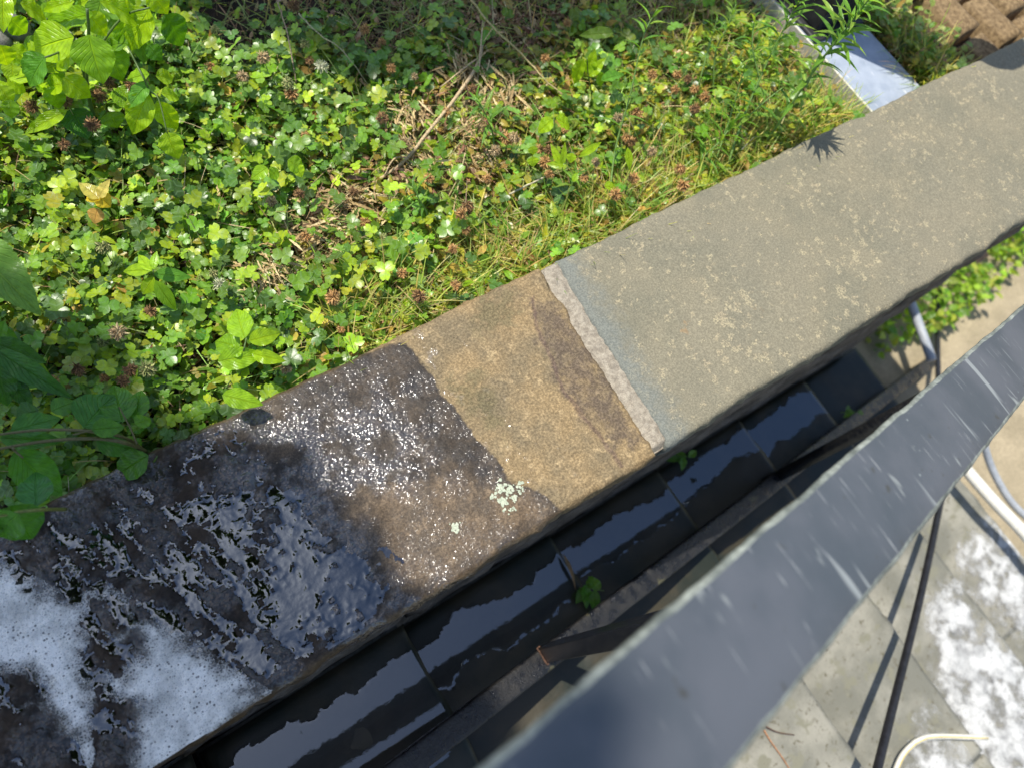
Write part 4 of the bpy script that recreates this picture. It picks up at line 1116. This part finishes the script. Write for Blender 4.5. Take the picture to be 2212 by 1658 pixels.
def dry_clump(label, cx, cy, r, seed, n=60, z=-.035, cols=((.46, .34, .16), (.38, .26, .11), (.56, .44, .23)), name='dried_leaf_clump'):
    c = at(cx, cy, z); rr = np.random.RandomState(seed); n = n * 2
    a = rr.uniform(0, 6.28, n) ; main = rr.uniform(0, 3.14)
    a = np.where(rr.rand(n) < .85, main + rr.randn(n) * .5 + (rr.rand(n) < .5) * 3.14, a)
    P = c + np.stack([rr.randn(n) * r * .5, rr.randn(n) * r * .5, rr.uniform(-.022, .010, n)], -1)
    D = np.stack([np.cos(a), np.sin(a), rr.uniform(-.3, .4, n)], -1)
    X, F, U, k = instances(leaf_tmpl(9, lambda v: .05 * math.sin(math.pi * v ** .8) + .006, .6, .5, 0, 1, 1.0), P, D, np.stack([rr.randn(n) * .6, rr.randn(n) * .6, np.ones(n)], -1), rr.uniform(.35, .95, n) * r)
    cc = np.array(cols)[rr.randint(0, len(cols), n)] * rr.uniform(.75, 1.2, (n, 1))
    o = mesh_np(name, X - c, F, None, M['dry'], cols=np.repeat(cc, k, 0), uv=U); o.location = c
    tag(o, label, 'dead leaves', 'clumps of dried leaves in the clover'); return o
dry_clump('tan feathery dried leaf clump above the middle of the dark wet stone', 578, 592, .036, 1, 90, -.02)
dry_clump('dried leaf clump at the lower left end of the dead stalk', 700, 490, .045, 2, 80)
dry_clump('dried leaf clump where the dead stalk touches the clover', 775, 440, .038, 3, 70)
dry_clump('curled dry leaves on the left side of the dead stalk', 880, 250, .036, 4, 60)
dry_clump('dry leaf tangle at the upper end of the dead stalk, in the brown shade', 1000, 150, .04, 5, 80)
dry_clump('dry leaf tangle right of the upright straw stem', 1080, 195, .04, 6, 80)
dry_clump('reddish tan dry leaves beside the slim weed near the centre', 1015, 270, .028, 7, 50)
dry_clump('dry leaves on the lower side of the dead stalk near its middle', 900, 350, .034, 8, 60)
dry_clump('small dry fan shaped clump below the short weed', 1040, 345, .026, 9, 40)
dry_clump('pale dry clump just above the cap edge beside the tan clover head', 665, 770, .026, 10, 40)

# ------------------------------------------------------------------ clover flower heads, mostly dried
_w16 = lambda v: .11 * math.sin(math.pi * (.1 + .8 * v)) + .015
def head_mesh(cols, seed, r=.0070, n=120, droop=.9):
    rr = np.random.RandomState(seed); 
    ph = np.arccos(1 - 1.75 * (np.arange(n) + .5) / n); th = np.arange(n) * 2.39996
    D = np.stack([np.sin(ph) * np.cos(th), np.sin(ph) * np.sin(th), np.cos(ph)], -1)
    D2 = unit(D + np.array([0, 0, -droop]) * rr.uniform(.3, 1, (n, 1)) + rr.randn(n, 3) * .22)
    X, F, U, k = instances(leaf_tmpl(4, lambda v: _w16(v), .8, .3, 0, 1), D * r * .45, D2, rr.randn(n, 3) + D, rr.uniform(.55, .9, n) * r)
    cc = np.array(cols)[rr.randint(0, len(cols), n)] * rr.uniform(.65, 1.25, (n, 1))
    mb = MB(); mb.add(X, F, None, np.repeat(cc, k, 0), U)
    # core
    V = []; 
    for i in range(5):
        for j in range(8):
            a = math.pi * (i + .5) / 5; b = 6.283 * j / 8; V.append((.42 * r * math.sin(a) * math.cos(b), .42 * r * math.sin(a) * math.sin(b), .42 * r * math.cos(a)))
    Q = [(i * 8 + j, i * 8 + (j + 1) % 8, (i + 1) * 8 + (j + 1) % 8, (i + 1) * 8 + j) for i in range(4) for j in range(8)]
    mb.add(np.array(V), Q, None, np.array(cols[0]) * .5)
    return mb
KIND = {'dark': [(.27, .15, .06), (.34, .20, .08), (.17, .09, .04)], 'brown': [(.46, .25, .085), (.36, .19, .065), (.58, .36, .14)],
        'tan': [(.46, .33, .17), (.38, .26, .13), (.52, .40, .22)], 'green': [(.28, .32, .10), (.38, .36, .15), (.22, .26, .08)], 'white': [(.62, .62, .42), (.55, .55, .38), (.45, .48, .25)]}
WORD = {'dark': 'dark brown dried clover head', 'brown': 'rusty brown dried clover head', 'tan': 'tan fading clover head', 'green': 'greenish fading clover head', 'white': 'creamy white clover head'}
heads = [(464, 64, 'green'), (568, 124, 'tan'), (455, 144, 'brown'), (524, 165, 'tan'), (622, 180, 'green'), (630, 202, 'brown'), (695, 144, 'white'), (659, 94, 'green'),
 (235, 178, 'dark'), (286, 183, 'dark'), (215, 207, 'dark'), (143, 220, 'dark'), (69, 230, 'dark'), (200, 269, 'dark'), (138, 312, 'dark'), (262, 217, 'brown'), (586, 435, 'tan'), (223, 534, 'green'),
 (659, 292, 'brown'), (635, 13, 'dark'), (669, 131, 'dark'), (788, 64, 'brown'), (825, 91, 'brown'), (845, 148, 'brown'), (894, 165, 'tan'), (966, 242, 'brown'), (825, 255, 'dark'), (926, 386, 'brown'),
 (1052, 386, 'brown'), (1186, 376, 'brown'), (1288, 350, 'tan'), (1221, 281, 'brown'), (1178, 126, 'brown'), (1463, 161, 'brown'), (1409, 161, 'brown'), (788, 481, 'brown'), (1006, 497, 'brown'), (828, 514, 'green'),
 (1010, 444, 'dark'), (1470, 366, 'brown'), (1363, 306, 'brown'), (1225, 50, 'brown'), (1501, 192, 'brown'), (1524, 210, 'brown'), (1501, 235, 'brown'), (1476, 400, 'brown'), (153, 643, 'green'), (255, 717, 'tan'),
 (223, 737, 'green'), (168, 797, 'dark'), (282, 799, 'dark'), (225, 817, 'brown'), (114, 824, 'brown'), (265, 822, 'dark'), (317, 797, 'green'), (475, 614, 'white'), (618, 794, 'tan'), (460, 590, 'green'), (736, 710, 'brown'), (324, 673, 'dark'), (719, 643, 'brown'),
 (1095, 300, 'brown'), (1330, 420, 'brown'), (868, 590, 'brown'), (905, 640, 'dark'), (985, 615, 'brown')]
_rh = random.Random(19)
for _k in range(22):
    _u = _rh.uniform(640, 1560); _v = _rh.uniform(150, 1110 - .477 * _u - 60 if _u < 1450 else 330)
    heads.append((_u, _v, _rh.choice(['brown', 'brown', 'tan', 'dark'])))
def zone(u, v):
    if u < 340 and v < 340: return 'among the big upper left leaves'
    if u < 360 and v > 560: return 'in the shaded lower left clover'
    if u < 760 and v < 330: return 'in clover right of the upper left plant'
    if u < 760: return 'in open clover above the soaked stone'
    if u < 1120 and v < 330: return 'around the dead stalk'
    if u < 1120: return 'in weeds above the mortar joint'
    return 'in the grassy right part of the bed'
protos = {}
for kd in KIND:
    protos[kd] = [head_mesh(KIND[kd], 40 + i + len(kd), droop=(.9 if kd != 'white' else .1), n=(120 if kd != 'white' else 90)).build('flower_head', M['dry'], None) for i in range(2)]
rr = random.Random(4)
# shared stem mesh, one curved stalk of unit height
sm = MB(); tube(sm, smooth_path([(0.012, .006, 0), (.010, .002, .35), (.003, .003, .7), (0, 0, .985)], 4), .00075, .0006, 5, (.20, .22, .08)); stem_proto = sm.build('stem', M['stem'])
items = []
for i, (u, v, kd) in enumerate(heads):
    z = rr.uniform(-.022, .012) + (.03 if u < 340 and v < 330 else 0)
    p = at(u, v, z)
    if p[1] < .165: p[1] = .170
    g = soil_h(np.array([p[0]]), np.array([p[1]]))[0]; H = z - g
    e = empty('clover_flower', (p[0], p[1], g)); tag(e, None, 'clover flower', 'clover flower heads standing in the bed')
    s = stem_proto if i == 0 else stem_proto.copy()
    if i: col.objects.link(s)
    s.parent = e; s.scale = (1, 1, H); s.rotation_euler = (0, 0, rr.uniform(0, 6.28))
    used = [x for x in protos[kd] if x.parent is None]
    h = used[0] if used else protos[kd][rr.randint(0, 1)].copy()
    if not used: col.objects.link(h)
    sc_ = rr.uniform(.95, 1.35) * (.8 if z < -.01 else 1)
    h.parent = e; h.location = (0, 0, H); h.scale = (sc_,) * 3; h.rotation_euler = (rr.uniform(-.7, .7), rr.uniform(-.7, .7), rr.uniform(0, 6))
    items.append((WORD[kd] + ' ' + zone(u, v), u, v, e))
from collections import defaultdict
gr = defaultdict(list)
for it in items: gr[it[0]].append(it)
NUM = ['first', 'second', 'third', 'fourth', 'fifth', 'sixth', 'seventh', 'eighth', 'ninth', 'tenth', 'eleventh', 'twelfth', 'thirteenth', 'fourteenth', 'fifteenth', 'sixteenth', 'seventeenth', 'eighteenth', 'nineteenth', 'twentieth', 'twenty-first', 'twenty-second', 'twenty-third', 'twenty-fourth', 'twenty-fifth', 'twenty-sixth', 'twenty-seventh', 'twenty-eighth']
CNT = {2: 'two', 3: 'three', 4: 'four', 5: 'five', 6: 'six', 7: 'seven', 8: 'eight', 9: 'nine', 10: 'ten', 11: 'eleven', 12: 'twelve'}
for k, L in gr.items():
    L.sort(key=lambda q: q[1])
    for i, q in enumerate(L):
        if len(L) == 1: lab = k
        elif i == 0: lab = 'leftmost ' + k
        elif i == len(L) - 1: lab = 'rightmost ' + k
        elif i < len(L) - 2: lab = '%s from left: ' % NUM[i] + k
        else: lab = 'second from right: ' + k
        q[3]['label'] = lab

# ------------------------------------------------------------------ grey beams, lamp post, pavers, pebble
def beam(name, label, x0, x1, y0, y1, ztop, h_, parts=True):
    e = empty(name, ((x0 + x1) / 2, y0, ztop - h_)); tag(e, label, 'beam')
    mb = MB(); V, Q = box_v(x0 + .0045, x1, y0, y1, ztop - .003, ztop); mb.add(V, Q)
    o = mb.build('top_plate', M['beam'], e, off=e.location, smooth=False); bevel(o, .0012)
    mb = MB(); V, Q = box_v(x0, x0 + .0043, y0, y1, ztop - h_, ztop + .0015); mb.add(V, Q)
    V, Q = box_v(x1 - .004, x1 - .0003, y0, y1, ztop - h_, ztop - .0032); mb.add(V, Q)
    o = mb.build('flange', M['beam_cream'], e, off=e.location, smooth=False); bevel(o, .0012)
    return e
bx0, bx1 = .775, .925
beam('metal_beam', 'grey white painted metal beam running under the cap beside the tall weeds', bx0, bx1, .132, 1.5, -.050, .055)
beam('metal_beam', 'dull grey painted beam under the vine leaves at the lower left of the bed', -1.02, -.735, .132, .34, -.040, .05)
# lamp post on the beam: black square base, screw, pole and round head
lp = empty('lamp_post', (.865, .47, -.05)); tag(lp, 'black square post base with a steel screw washer, fixed on the white beam', 'post')
mb = MB(); V, Q = box_v(.782, .922, .345, .52, -.0495, -.042); mb.add(V, Q); o = mb.build('post_base', M['black_metal'], lp, off=lp.location, smooth=False); bevel(o, .006, 3)
mb = MB(); V, Q = box_v(.795, .912, .365, .48, -.042, .60); mb.add(V, Q); o = mb.build('pole', M['black_metal'], lp, off=lp.location, smooth=False); bevel(o, .004)
def disc_ring(mb, c, r0, r1, h_, n=24):
    V = []; Q = []
    for k in range(n):
        a = 6.2832 * k / n
        for (r, z) in ((r0, 0), (r0, h_), ((r0 + r1) / 2, h_ * 1.2), (r1, h_), (r1, 0)): V.append((c[0] + r * math.cos(a), c[1] + r * math.sin(a), c[2] + z))
    for k in range(n):
        for j in range(4): Q.append((k * 5 + j, ((k + 1) % n) * 5 + j, ((k + 1) % n) * 5 + j + 1, k * 5 + j + 1))
    mb.add(np.array(V), Q)
ry = RW @ np.array([1830 - CX, 72 - CY, FPX]); cwash = CAM + ry * ((.365 - CAM[1]) / ry[1])
mb = MB(); disc_ring(mb, (0, 0, 0), .0045, .0095, .0015); disc_ring(mb, (0, 0, .0002), .0005, .0035, .0022)
mb.V = [np.stack([v[:, 0], -v[:, 2], v[:, 1]], -1) + cwash for v in mb.V]
mb.build('screw', M['screw'], lp, off=lp.location)
# head: shallow dome whose shade touches the grey capstone
hc = np.array([1.095, .175, 0]) + np.array([-.2, .29, 1]) * .62
mb = MB(); n = 24; V = []
for i in range(9):
    a = math.pi * i / 8
    for k in range(n):
        b = 6.2832 * k / n; V.append((hc[0] + .075 * math.sin(a) * math.cos(b), hc[1] + .075 * math.sin(a) * math.sin(b), hc[2] + .035 * math.cos(a)))
Q = [(i * n + k, i * n + (k + 1) % n, (i + 1) * n + (k + 1) % n, (i + 1) * n + k) for i in range(8) for k in range(n)]
mb.add(np.array(V), Q); tube(mb, [hc, (.86, .42, .59)], .012, .012, 8); mb.build('lamp_head', M['black_metal'], lp, off=lp.location)

# brown pavers
PV = [(1.150, .300, 0), (1.150, .435, .01), (1.236, .243, 0), (1.236, .375, 0), (1.236, .51, 0), (1.322, .300, -.01), (1.322, .435, .005), (1.322, .165, 0), (1.150, .165, .02), (1.408, .24, 0), (1.408, .375, 0), (1.494, .30, 0), (1.494, .17, 0)]
pn_ = ['brown paver nearest the green weeds, middle of its row', 'brown paver farthest back in the row next to the weeds', 'brown paver with a pale mortar edge touching the grey cap', 'large sunlit brown paver at the top edge of the photo', 'dim brown paver partly cut by the top edge', 'sunlit brown paver against the cap near the corner', 'dark paver in the top right corner', 'brown paver mostly hidden by the cap', 'small brown paver below the weeds at the cap edge', 'shaded paver in the corner, right of the sunlit one', 'shaded paver in the very corner behind the cap', 'outermost shaded paver behind the cap corner', 'outermost paver hugging the cap at the right edge']
rr = random.Random(2)
for i, (x, y, r_) in enumerate(PV):
    mb = MB(); w_, l_, h_ = .070, .118, .06; z0 = -.088 + rr.uniform(-.005, .005)
    n = 9; m_ = 13
    U, V = np.meshgrid(np.linspace(-1, 1, n), np.linspace(-1, 1, m_), indexing='ij'); e_ = np.minimum(1 - np.abs(U), 1 - np.abs(V))
    X = U * w_ / 2 + fbm(V, U + i, 2, 2) * .0008; Y = V * l_ / 2 + fbm(U, V + i, 2, 2) * .0008; Z = h_ + fbm(U, V, 3, 3, ox=i * 4) * .0012 - .003 * (e_ < .01)
    t = np.stack([X, Y, Z], -1).reshape(-1, 3); b = t.copy(); b[:, 2] = 0; b[:, :2] *= 1.03
    idx = np.arange(n * m_).reshape(n, m_); loop = np.concatenate([idx[:-1, 0], idx[-1, :-1], idx[:0:-1, -1], idx[0, :0:-1]]); N = n * m_
    o = mesh_np('paver', np.concatenate([t, b]), np.concatenate([grid_faces(n, m_), np.stack([loop, loop + N, np.roll(loop, -1) + N, np.roll(loop, -1)], -1)]), None, M['paver'], smooth=False)
    o.location = (x, y, z0 - .02); o.rotation_euler = (rr.uniform(-.03, .03), rr.uniform(-.04, .04), r_ * 3 + .04)
    tag(o, pn_[i], 'paver', 'brown pavers beyond the beam')
# weeds between beam and pavers
q = np.stack([R.uniform(.955, 1.11, 900), R.uniform(.15, .62, 900), np.full(900, -.085)], -1); q[:, 2] += R.uniform(0, .055, 900)
D = np.stack([R.randn(900), R.randn(900), R.uniform(0, 1, 900)], -1)
X, F, U, k = instances(T_ov, q[:420], D[:420], np.stack([R.randn(420) * .4, R.randn(420) * .4, np.ones(420)], -1), R.uniform(.010, .022, 420))
o = mesh_np('leafy_weeds', X, F, None, M['leaf'], cols=np.repeat(pick([(.20, .34, .09), (.26, .40, .12), (.32, .42, .16), (.14, .28, .06)], 420), k, 0), uv=U); tag(o, 'loose round leaved weeds growing between the beam and the pavers', 'weeds', kind='stuff')

# pebble at top left corner
def pebble(loc, r, label, seed):
    V = []; n, m_ = 18, 24
    for i in range(n + 1):
        a = math.pi * i / n
        for k in range(m_):
            b = 6.2832 * k / m_; s_ = 1 + .13 * float(fbm(np.array(math.sin(a) * math.cos(b) * 1.3 + seed), np.array(math.cos(a) * 1.3 + math.sin(b) * math.sin(a)), 1, 3))
            V.append((r[0] * s_ * math.sin(a) * math.cos(b), r[1] * s_ * math.sin(a) * math.sin(b), r[2] * s_ * math.cos(a)))
    Q = [(i * m_ + k, i * m_ + (k + 1) % m_, (i + 1) * m_ + (k + 1) % m_, (i + 1) * m_ + k) for i in range(n) for k in range(m_)]
    o = mesh_np('pebble', np.array(V), Q, None, M['pebble']); o.location = loc; tag(o, label, 'stone', None); return o
pebble(at(33, 62, .02), (.018, .022, .016), 'smooth grey stone in the top left corner, the larger one', 3)
pebble(at(4, 88, .02), (.013, .015, .013), 'smooth grey stone on the left edge, the smaller one', 8)

# ------------------------------------------------------------------ things on and beside the steps
def stepz(x):
    k = math.ceil((x - SX0) / SD - 1e-6)
    return step_z(k) if k < 5 else ZPATH
def on_steps(px, py, lift):
    z = -1.0
    for _ in range(12):
        p = at(px, py, z + lift); zn = stepz(p[0]); 
        if abs(zn - z) < 1e-6: break
        z = zn
    return at(px, py, z + lift)
def hose(name, label, pts, r, mat, stripe=None, z=None):
    P = smooth_path([at(a, b, zz) for a, b, zz in pts], 10); p0 = P[0]
    mb = MB(); tube(mb, P, r, r, 12)
    o = mb.build(name, M[mat], None, off=p0); o.location = p0; tag(o, label, 'hose')
    return o
hose('black_hose', 'black hose running down the lit steps and out of the bottom edge', [(1880, 1720, -.50), (1900, 1640, -.54), (1940, 1480, -.62), (1985, 1300, -.72), (2022, 1130, -.82), (2040, 1020, -.92), (2032, 900, -1.03), (2026, 790, -1.10), (2026, 700, -1.16), (2030, 560, -1.17)], .0085, 'hose_black')
hose('grey_hose', 'grey hose curving off the handrail edge at the right side', [(2115, 900, -.80), (2120, 930, -.85), (2135, 990, -.92), (2160, 1045, -.96), (2195, 1095, -.98), (2260, 1150, -.98)], .0105, 'hose_grey')
hose('white_hose', 'thick white hose lying below the grey one at the right edge', [(2085, 1010, -.94), (2110, 1040, -.94), (2150, 1085, -.94), (2212, 1150, -.94), (2260, 1210, -.94)], .017, 'hose_white')
P = smooth_path([on_steps(a, b, .016) for a, b in ((1915, 1720), (1936, 1650), (1962, 1612), (2005, 1590), (2045, 1586))], 8)
zm = max(p[2] for p in P); P = [np.array([p[0], p[1], max(p[2], zm - .004)]) for p in P]
e = empty('hose_loop', P[0]); tag(e, 'cream hose loop with a yellow stripe at the bottom right edge', 'hose')
mb = MB(); tube(mb, P, .0062, .0062, 10); mb.build('tube', M['hose_white'], e, off=e.location)
mb = MB(); tube(mb, [p + np.array([0, -.0012, .0056]) for p in P], .0015, .0015, 6); mb.build('stripe', M['yellow'], e, off=e.location)
# pale rod leaning by the wall
mb = MB(); A = at(1968, 655, -1.02); B = at(2013, 778, -1.02)
tube(mb, [A, A + (B - A) * .5, B], .015, .015, 10); o = mb.build('pale_rod', M['hose_grey'], None, off=A); o.location = A; tag(o, 'short pale grey rod beside the green plants under the right part of the wall', 'rod')

# low plants along the foot of the wall
n = 1500; t_ = R.rand(n); q = np.stack([1.50 + t_ * 2.3, -.05 - R.rand(n) ** 1.3 * (.15 + .05 * np.sin(t_ * 9)), ZPATH + .01 + R.uniform(0, .10, n)], -1)
D = np.stack([R.randn(n), R.randn(n), R.uniform(0, 1, n)], -1)
X, F, U, k = instances(T_ov, q, D, np.stack([R.randn(n) * .4, R.randn(n) * .4, np.ones(n)], -1), R.uniform(.02, .042, n))
o = mesh_np('wall_foot_plants', X, F, None, M['leaf'], cols=np.repeat(pick([(.18, .36, .03), (.24, .42, .05), (.10, .25, .03), (.30, .42, .08)], n), k, 0), uv=U); tag(o, 'bright green plants growing along the foot of the wall by the sandy path', 'plants', kind='stuff')
def sprig(label, px, py, z, L, n, seed, cols, hang=False):
    p0 = at(px, py, z); e = empty('sprig', p0); tag(e, label, 'sprig'); rr = np.random.RandomState(seed)
    mb = MB(); tube(mb, smooth_path([p0, p0 + np.array([.01, -.01, .02]), p0 + np.array([.03, -.03, .03])], 4), .0014, .0008, 5, (.12, .2, .04)); mb.build('stem', M['stem'], e, off=p0)
    for i in range(n):
        a = rr.uniform(0, 6.28); b = p0 + np.array([.03, -.03, .03]) * (.3 + .7 * i / n)
        one_leaf('leaf', T_ov if i % 2 else T_lan2, b, b + np.array([math.cos(a), math.sin(a), rr.uniform(-.2, .3)]) * L * rr.uniform(.6, 1.1), L * .24, np.array(cols[i % len(cols)]) * rr.uniform(.8, 1.2), M['leaf'], e, (rr.uniform(-.3, .3), rr.uniform(-.3, .3), 1), p0)
    return e
z0_ = step_z(0)
e = sprig('green sprig lying across the dark wet step right of the railing post foot', 1250, 1268, z0_ + .012, .045, 4, 3, [(.05, .17, .02), (.09, .24, .03)])
one_leaf('leaf', T_ov, at(1262, 1262, z0_ + .03), at(1272, 1315, z0_ + .02), .011, (.06, .22, .02), M['leaf'], e, (.2, .1, 1), e.location, None)
one_leaf('leaf', T_lan, at(1215, 1195, z0_ + .02), at(1255, 1262, z0_ + .03), .004, (.22, .14, .06), M['dry'], e, (.2, .1, 1), e.location, 'brown withered leaf')
sprig('small green sprig growing out of the wall just below the mortar joint', 1445, 985, step_z(1) + .03, .035, 6, 5, [(.07, .20, .03), (.10, .26, .04)])
sprig('tiny green sprig in the step joint under the grey capstone', 1815, 890, step_z(2) + .01, .03, 4, 7, [(.07, .18, .03)])
def twig(label, pts, colr, r=.0018):
    P = [on_steps(a, b, l) for a, b, l in pts]; mb = MB(); tube(mb, smooth_path(P, 5), r, r * .6, 6, colr)
    o = mb.build('twig', M['twig'], None, off=P[0]); o.location = P[0]; tag(o, label, 'twig'); return o
twig('orange brown twig on the lit step at the bottom, right of the handrail', [(1650, 1575, .006), (1665, 1600, .006), (1690, 1635, .006), (1712, 1670, .006)], (.34, .17, .08))
twig('dark short twig crossing above the orange brown one', [(1655, 1568, .012), (1680, 1580, .008), (1716, 1586, .006)], (.10, .06, .04))

# suds on the lit steps
def suds(name, label, poly_px, k, dens):
    z = step_z(k); xa, xb = nose(k - 1) + .006, nose(k) + .006
    Pp = PX(*poly_px, z=z); a = np.array(Pp)
    gx = np.arange(max(xa, a[:, 0].min()), min(xb, a[:, 0].max()), .004); gy = np.arange(a[:, 1].min(), a[:, 1].max(), .004)
    if len(gx) < 3 or len(gy) < 3: return
    A, B = np.meshgrid(gx, gy, indexing='ij'); sd = polysd(Pp, A, B) + fbm(A, B, 12, 4, ox=k * 7) * .02
    th = sstep(0, .09, sd); sw = np.abs(fbm(A + .05 * fbm(A, B, 6, 2), B, 9, 3, ox=k * 3)) 
    Z = z + .0035 + .004 * th * (.6 + .4 * fbm(A, B, 14, 3))
    Vw = np.stack([A, B, Z], -1).reshape(-1, 3); Fw = grid_faces(*A.shape); Fw = Fw[(sd.ravel()[Fw] > 0).all(1)]
    V2, F2, A2 = compact(Vw, Fw, dict(thick=(.05 + dens * th * (.55 + 1.4 * sw)).ravel()))
    o = mesh_np(name, V2, F2, None, M['foam2'], None, attrs=A2); tag(o, label, 'foam', 'soap suds on the lit steps')
suds('soap_suds', 'thin white suds with swirls on the step under the white hose at the right', [(2060, 1180), (2120, 1090), (2400, 1050), (2400, 1500), (2150, 1380), (2050, 1260)], 4, .62)
suds('soap_suds', 'bright white suds covering the step at the lower right edge', [(2010, 1230), (2060, 1230), (2300, 1500), (2400, 1900), (2150, 1900), (2060, 1700), (2000, 1480), (1985, 1350)], 3, .8)
suds('soap_suds', 'broken white suds around the cream hose loop at the bottom edge', [(1985, 1480), (2050, 1560), (2140, 1700), (2200, 1950), (1960, 1950), (1930, 1680)], 2, .6)

# ------------------------------------------------------------------ unseen trees, added only to cast shade on the wall and bed
SK = np.array([SUN[0] / SUN[2], SUN[1] / SUN[2], 1.0])
def shade_tree(label, poly, n, k0, k1, size, trunk, seed, extra=()):
    rr = np.random.RandomState(seed); P = np.array(poly); out = []
    while len(out) < n:
        c = np.stack([rr.uniform(P[:, 0].min(), P[:, 0].max(), n), rr.uniform(P[:, 1].min(), P[:, 1].max(), n)], -1)
        sd = polysd(P, c[:, 0], c[:, 1]) + fbm(c[:, 0], c[:, 1], 4, 3, ox=seed) * .035
        out += list(c[(sd > .015) & (fbm(c[:, 0], c[:, 1], 7, 2, ox=seed + 3) > -.75)])
    c = np.array(out[:n]); kk = rr.uniform(k0, k1, n)
    q = np.concatenate([c, np.zeros((n, 1))], 1) + SK * kk[:, None]
    cen = q.mean(0)
    e = empty('added_shade_tree', trunk); tag(e, label, 'tree')
    D = rr.randn(n, 3); D[:, 2] *= .4
    X, F, U, k = instances(T_ov, q, D, np.stack([rr.randn(n) * .5, rr.randn(n) * .5, np.ones(n)], -1), rr.uniform(.6, 1.2, n) * size)
    mesh_np('crown', local(X, trunk), F, None, M['leaf'], e, cols=np.repeat(pick(GREEN, n), k, 0), uv=U)
    mb = MB(); t = np.array(trunk, float)
    tube(mb, smooth_path([t, t + [0, 0, 1.0], t * .6 + cen * .4 + [0, 0, -.1], cen + [0, 0, .05]], 6), .06, .012, 10, (.12, .09, .06))
    for i in range(12):
        j = q[rr.randint(n)]; a = t * .25 + cen * .75; tube(mb, smooth_path([a, (a + j) / 2 + [0, 0, .06], j], 4), .009, .003, 6, (.12, .09, .06))
    mb.build('trunk', M['twig'], e, off=trunk)
S1 = [(-.43, -.17), (-.445, -.05), (-.47, .06), (-.495, .15), (-.54, .26), (-.66, .36), (-.85, .43), (-1.2, .45), (-2.0, .5), (-2.0, -.85), (-.36, -.85), (-.34, -.5), (-.40, -.40), (-.43, -.3)]  # outline of the shade that the added left crown is shaped to cast
shade_tree('unseen leafy tree added left of the bed to cast shade on the foam end', S1, 4200, 4.2, 5.2, .11, (-3.0, 1.9, -.1), 5)
S2 = PX((330, -260), (430, 40), (520, 100), (640, 80), (760, 150), (880, 120), (960, 160), (1050, 130), (1180, 120), (1280, 70), (1420, 55), (1560, 30), (1660, -10), (1750, -300), z=-.05)  # outline of the dark strip that the added rear crown is shaped to cast
shade_tree('unseen leafy tree added behind the bed to shade its far edge', S2, 2200, 3.0, 3.6, .10, (.4, 3.2, -.1), 9)
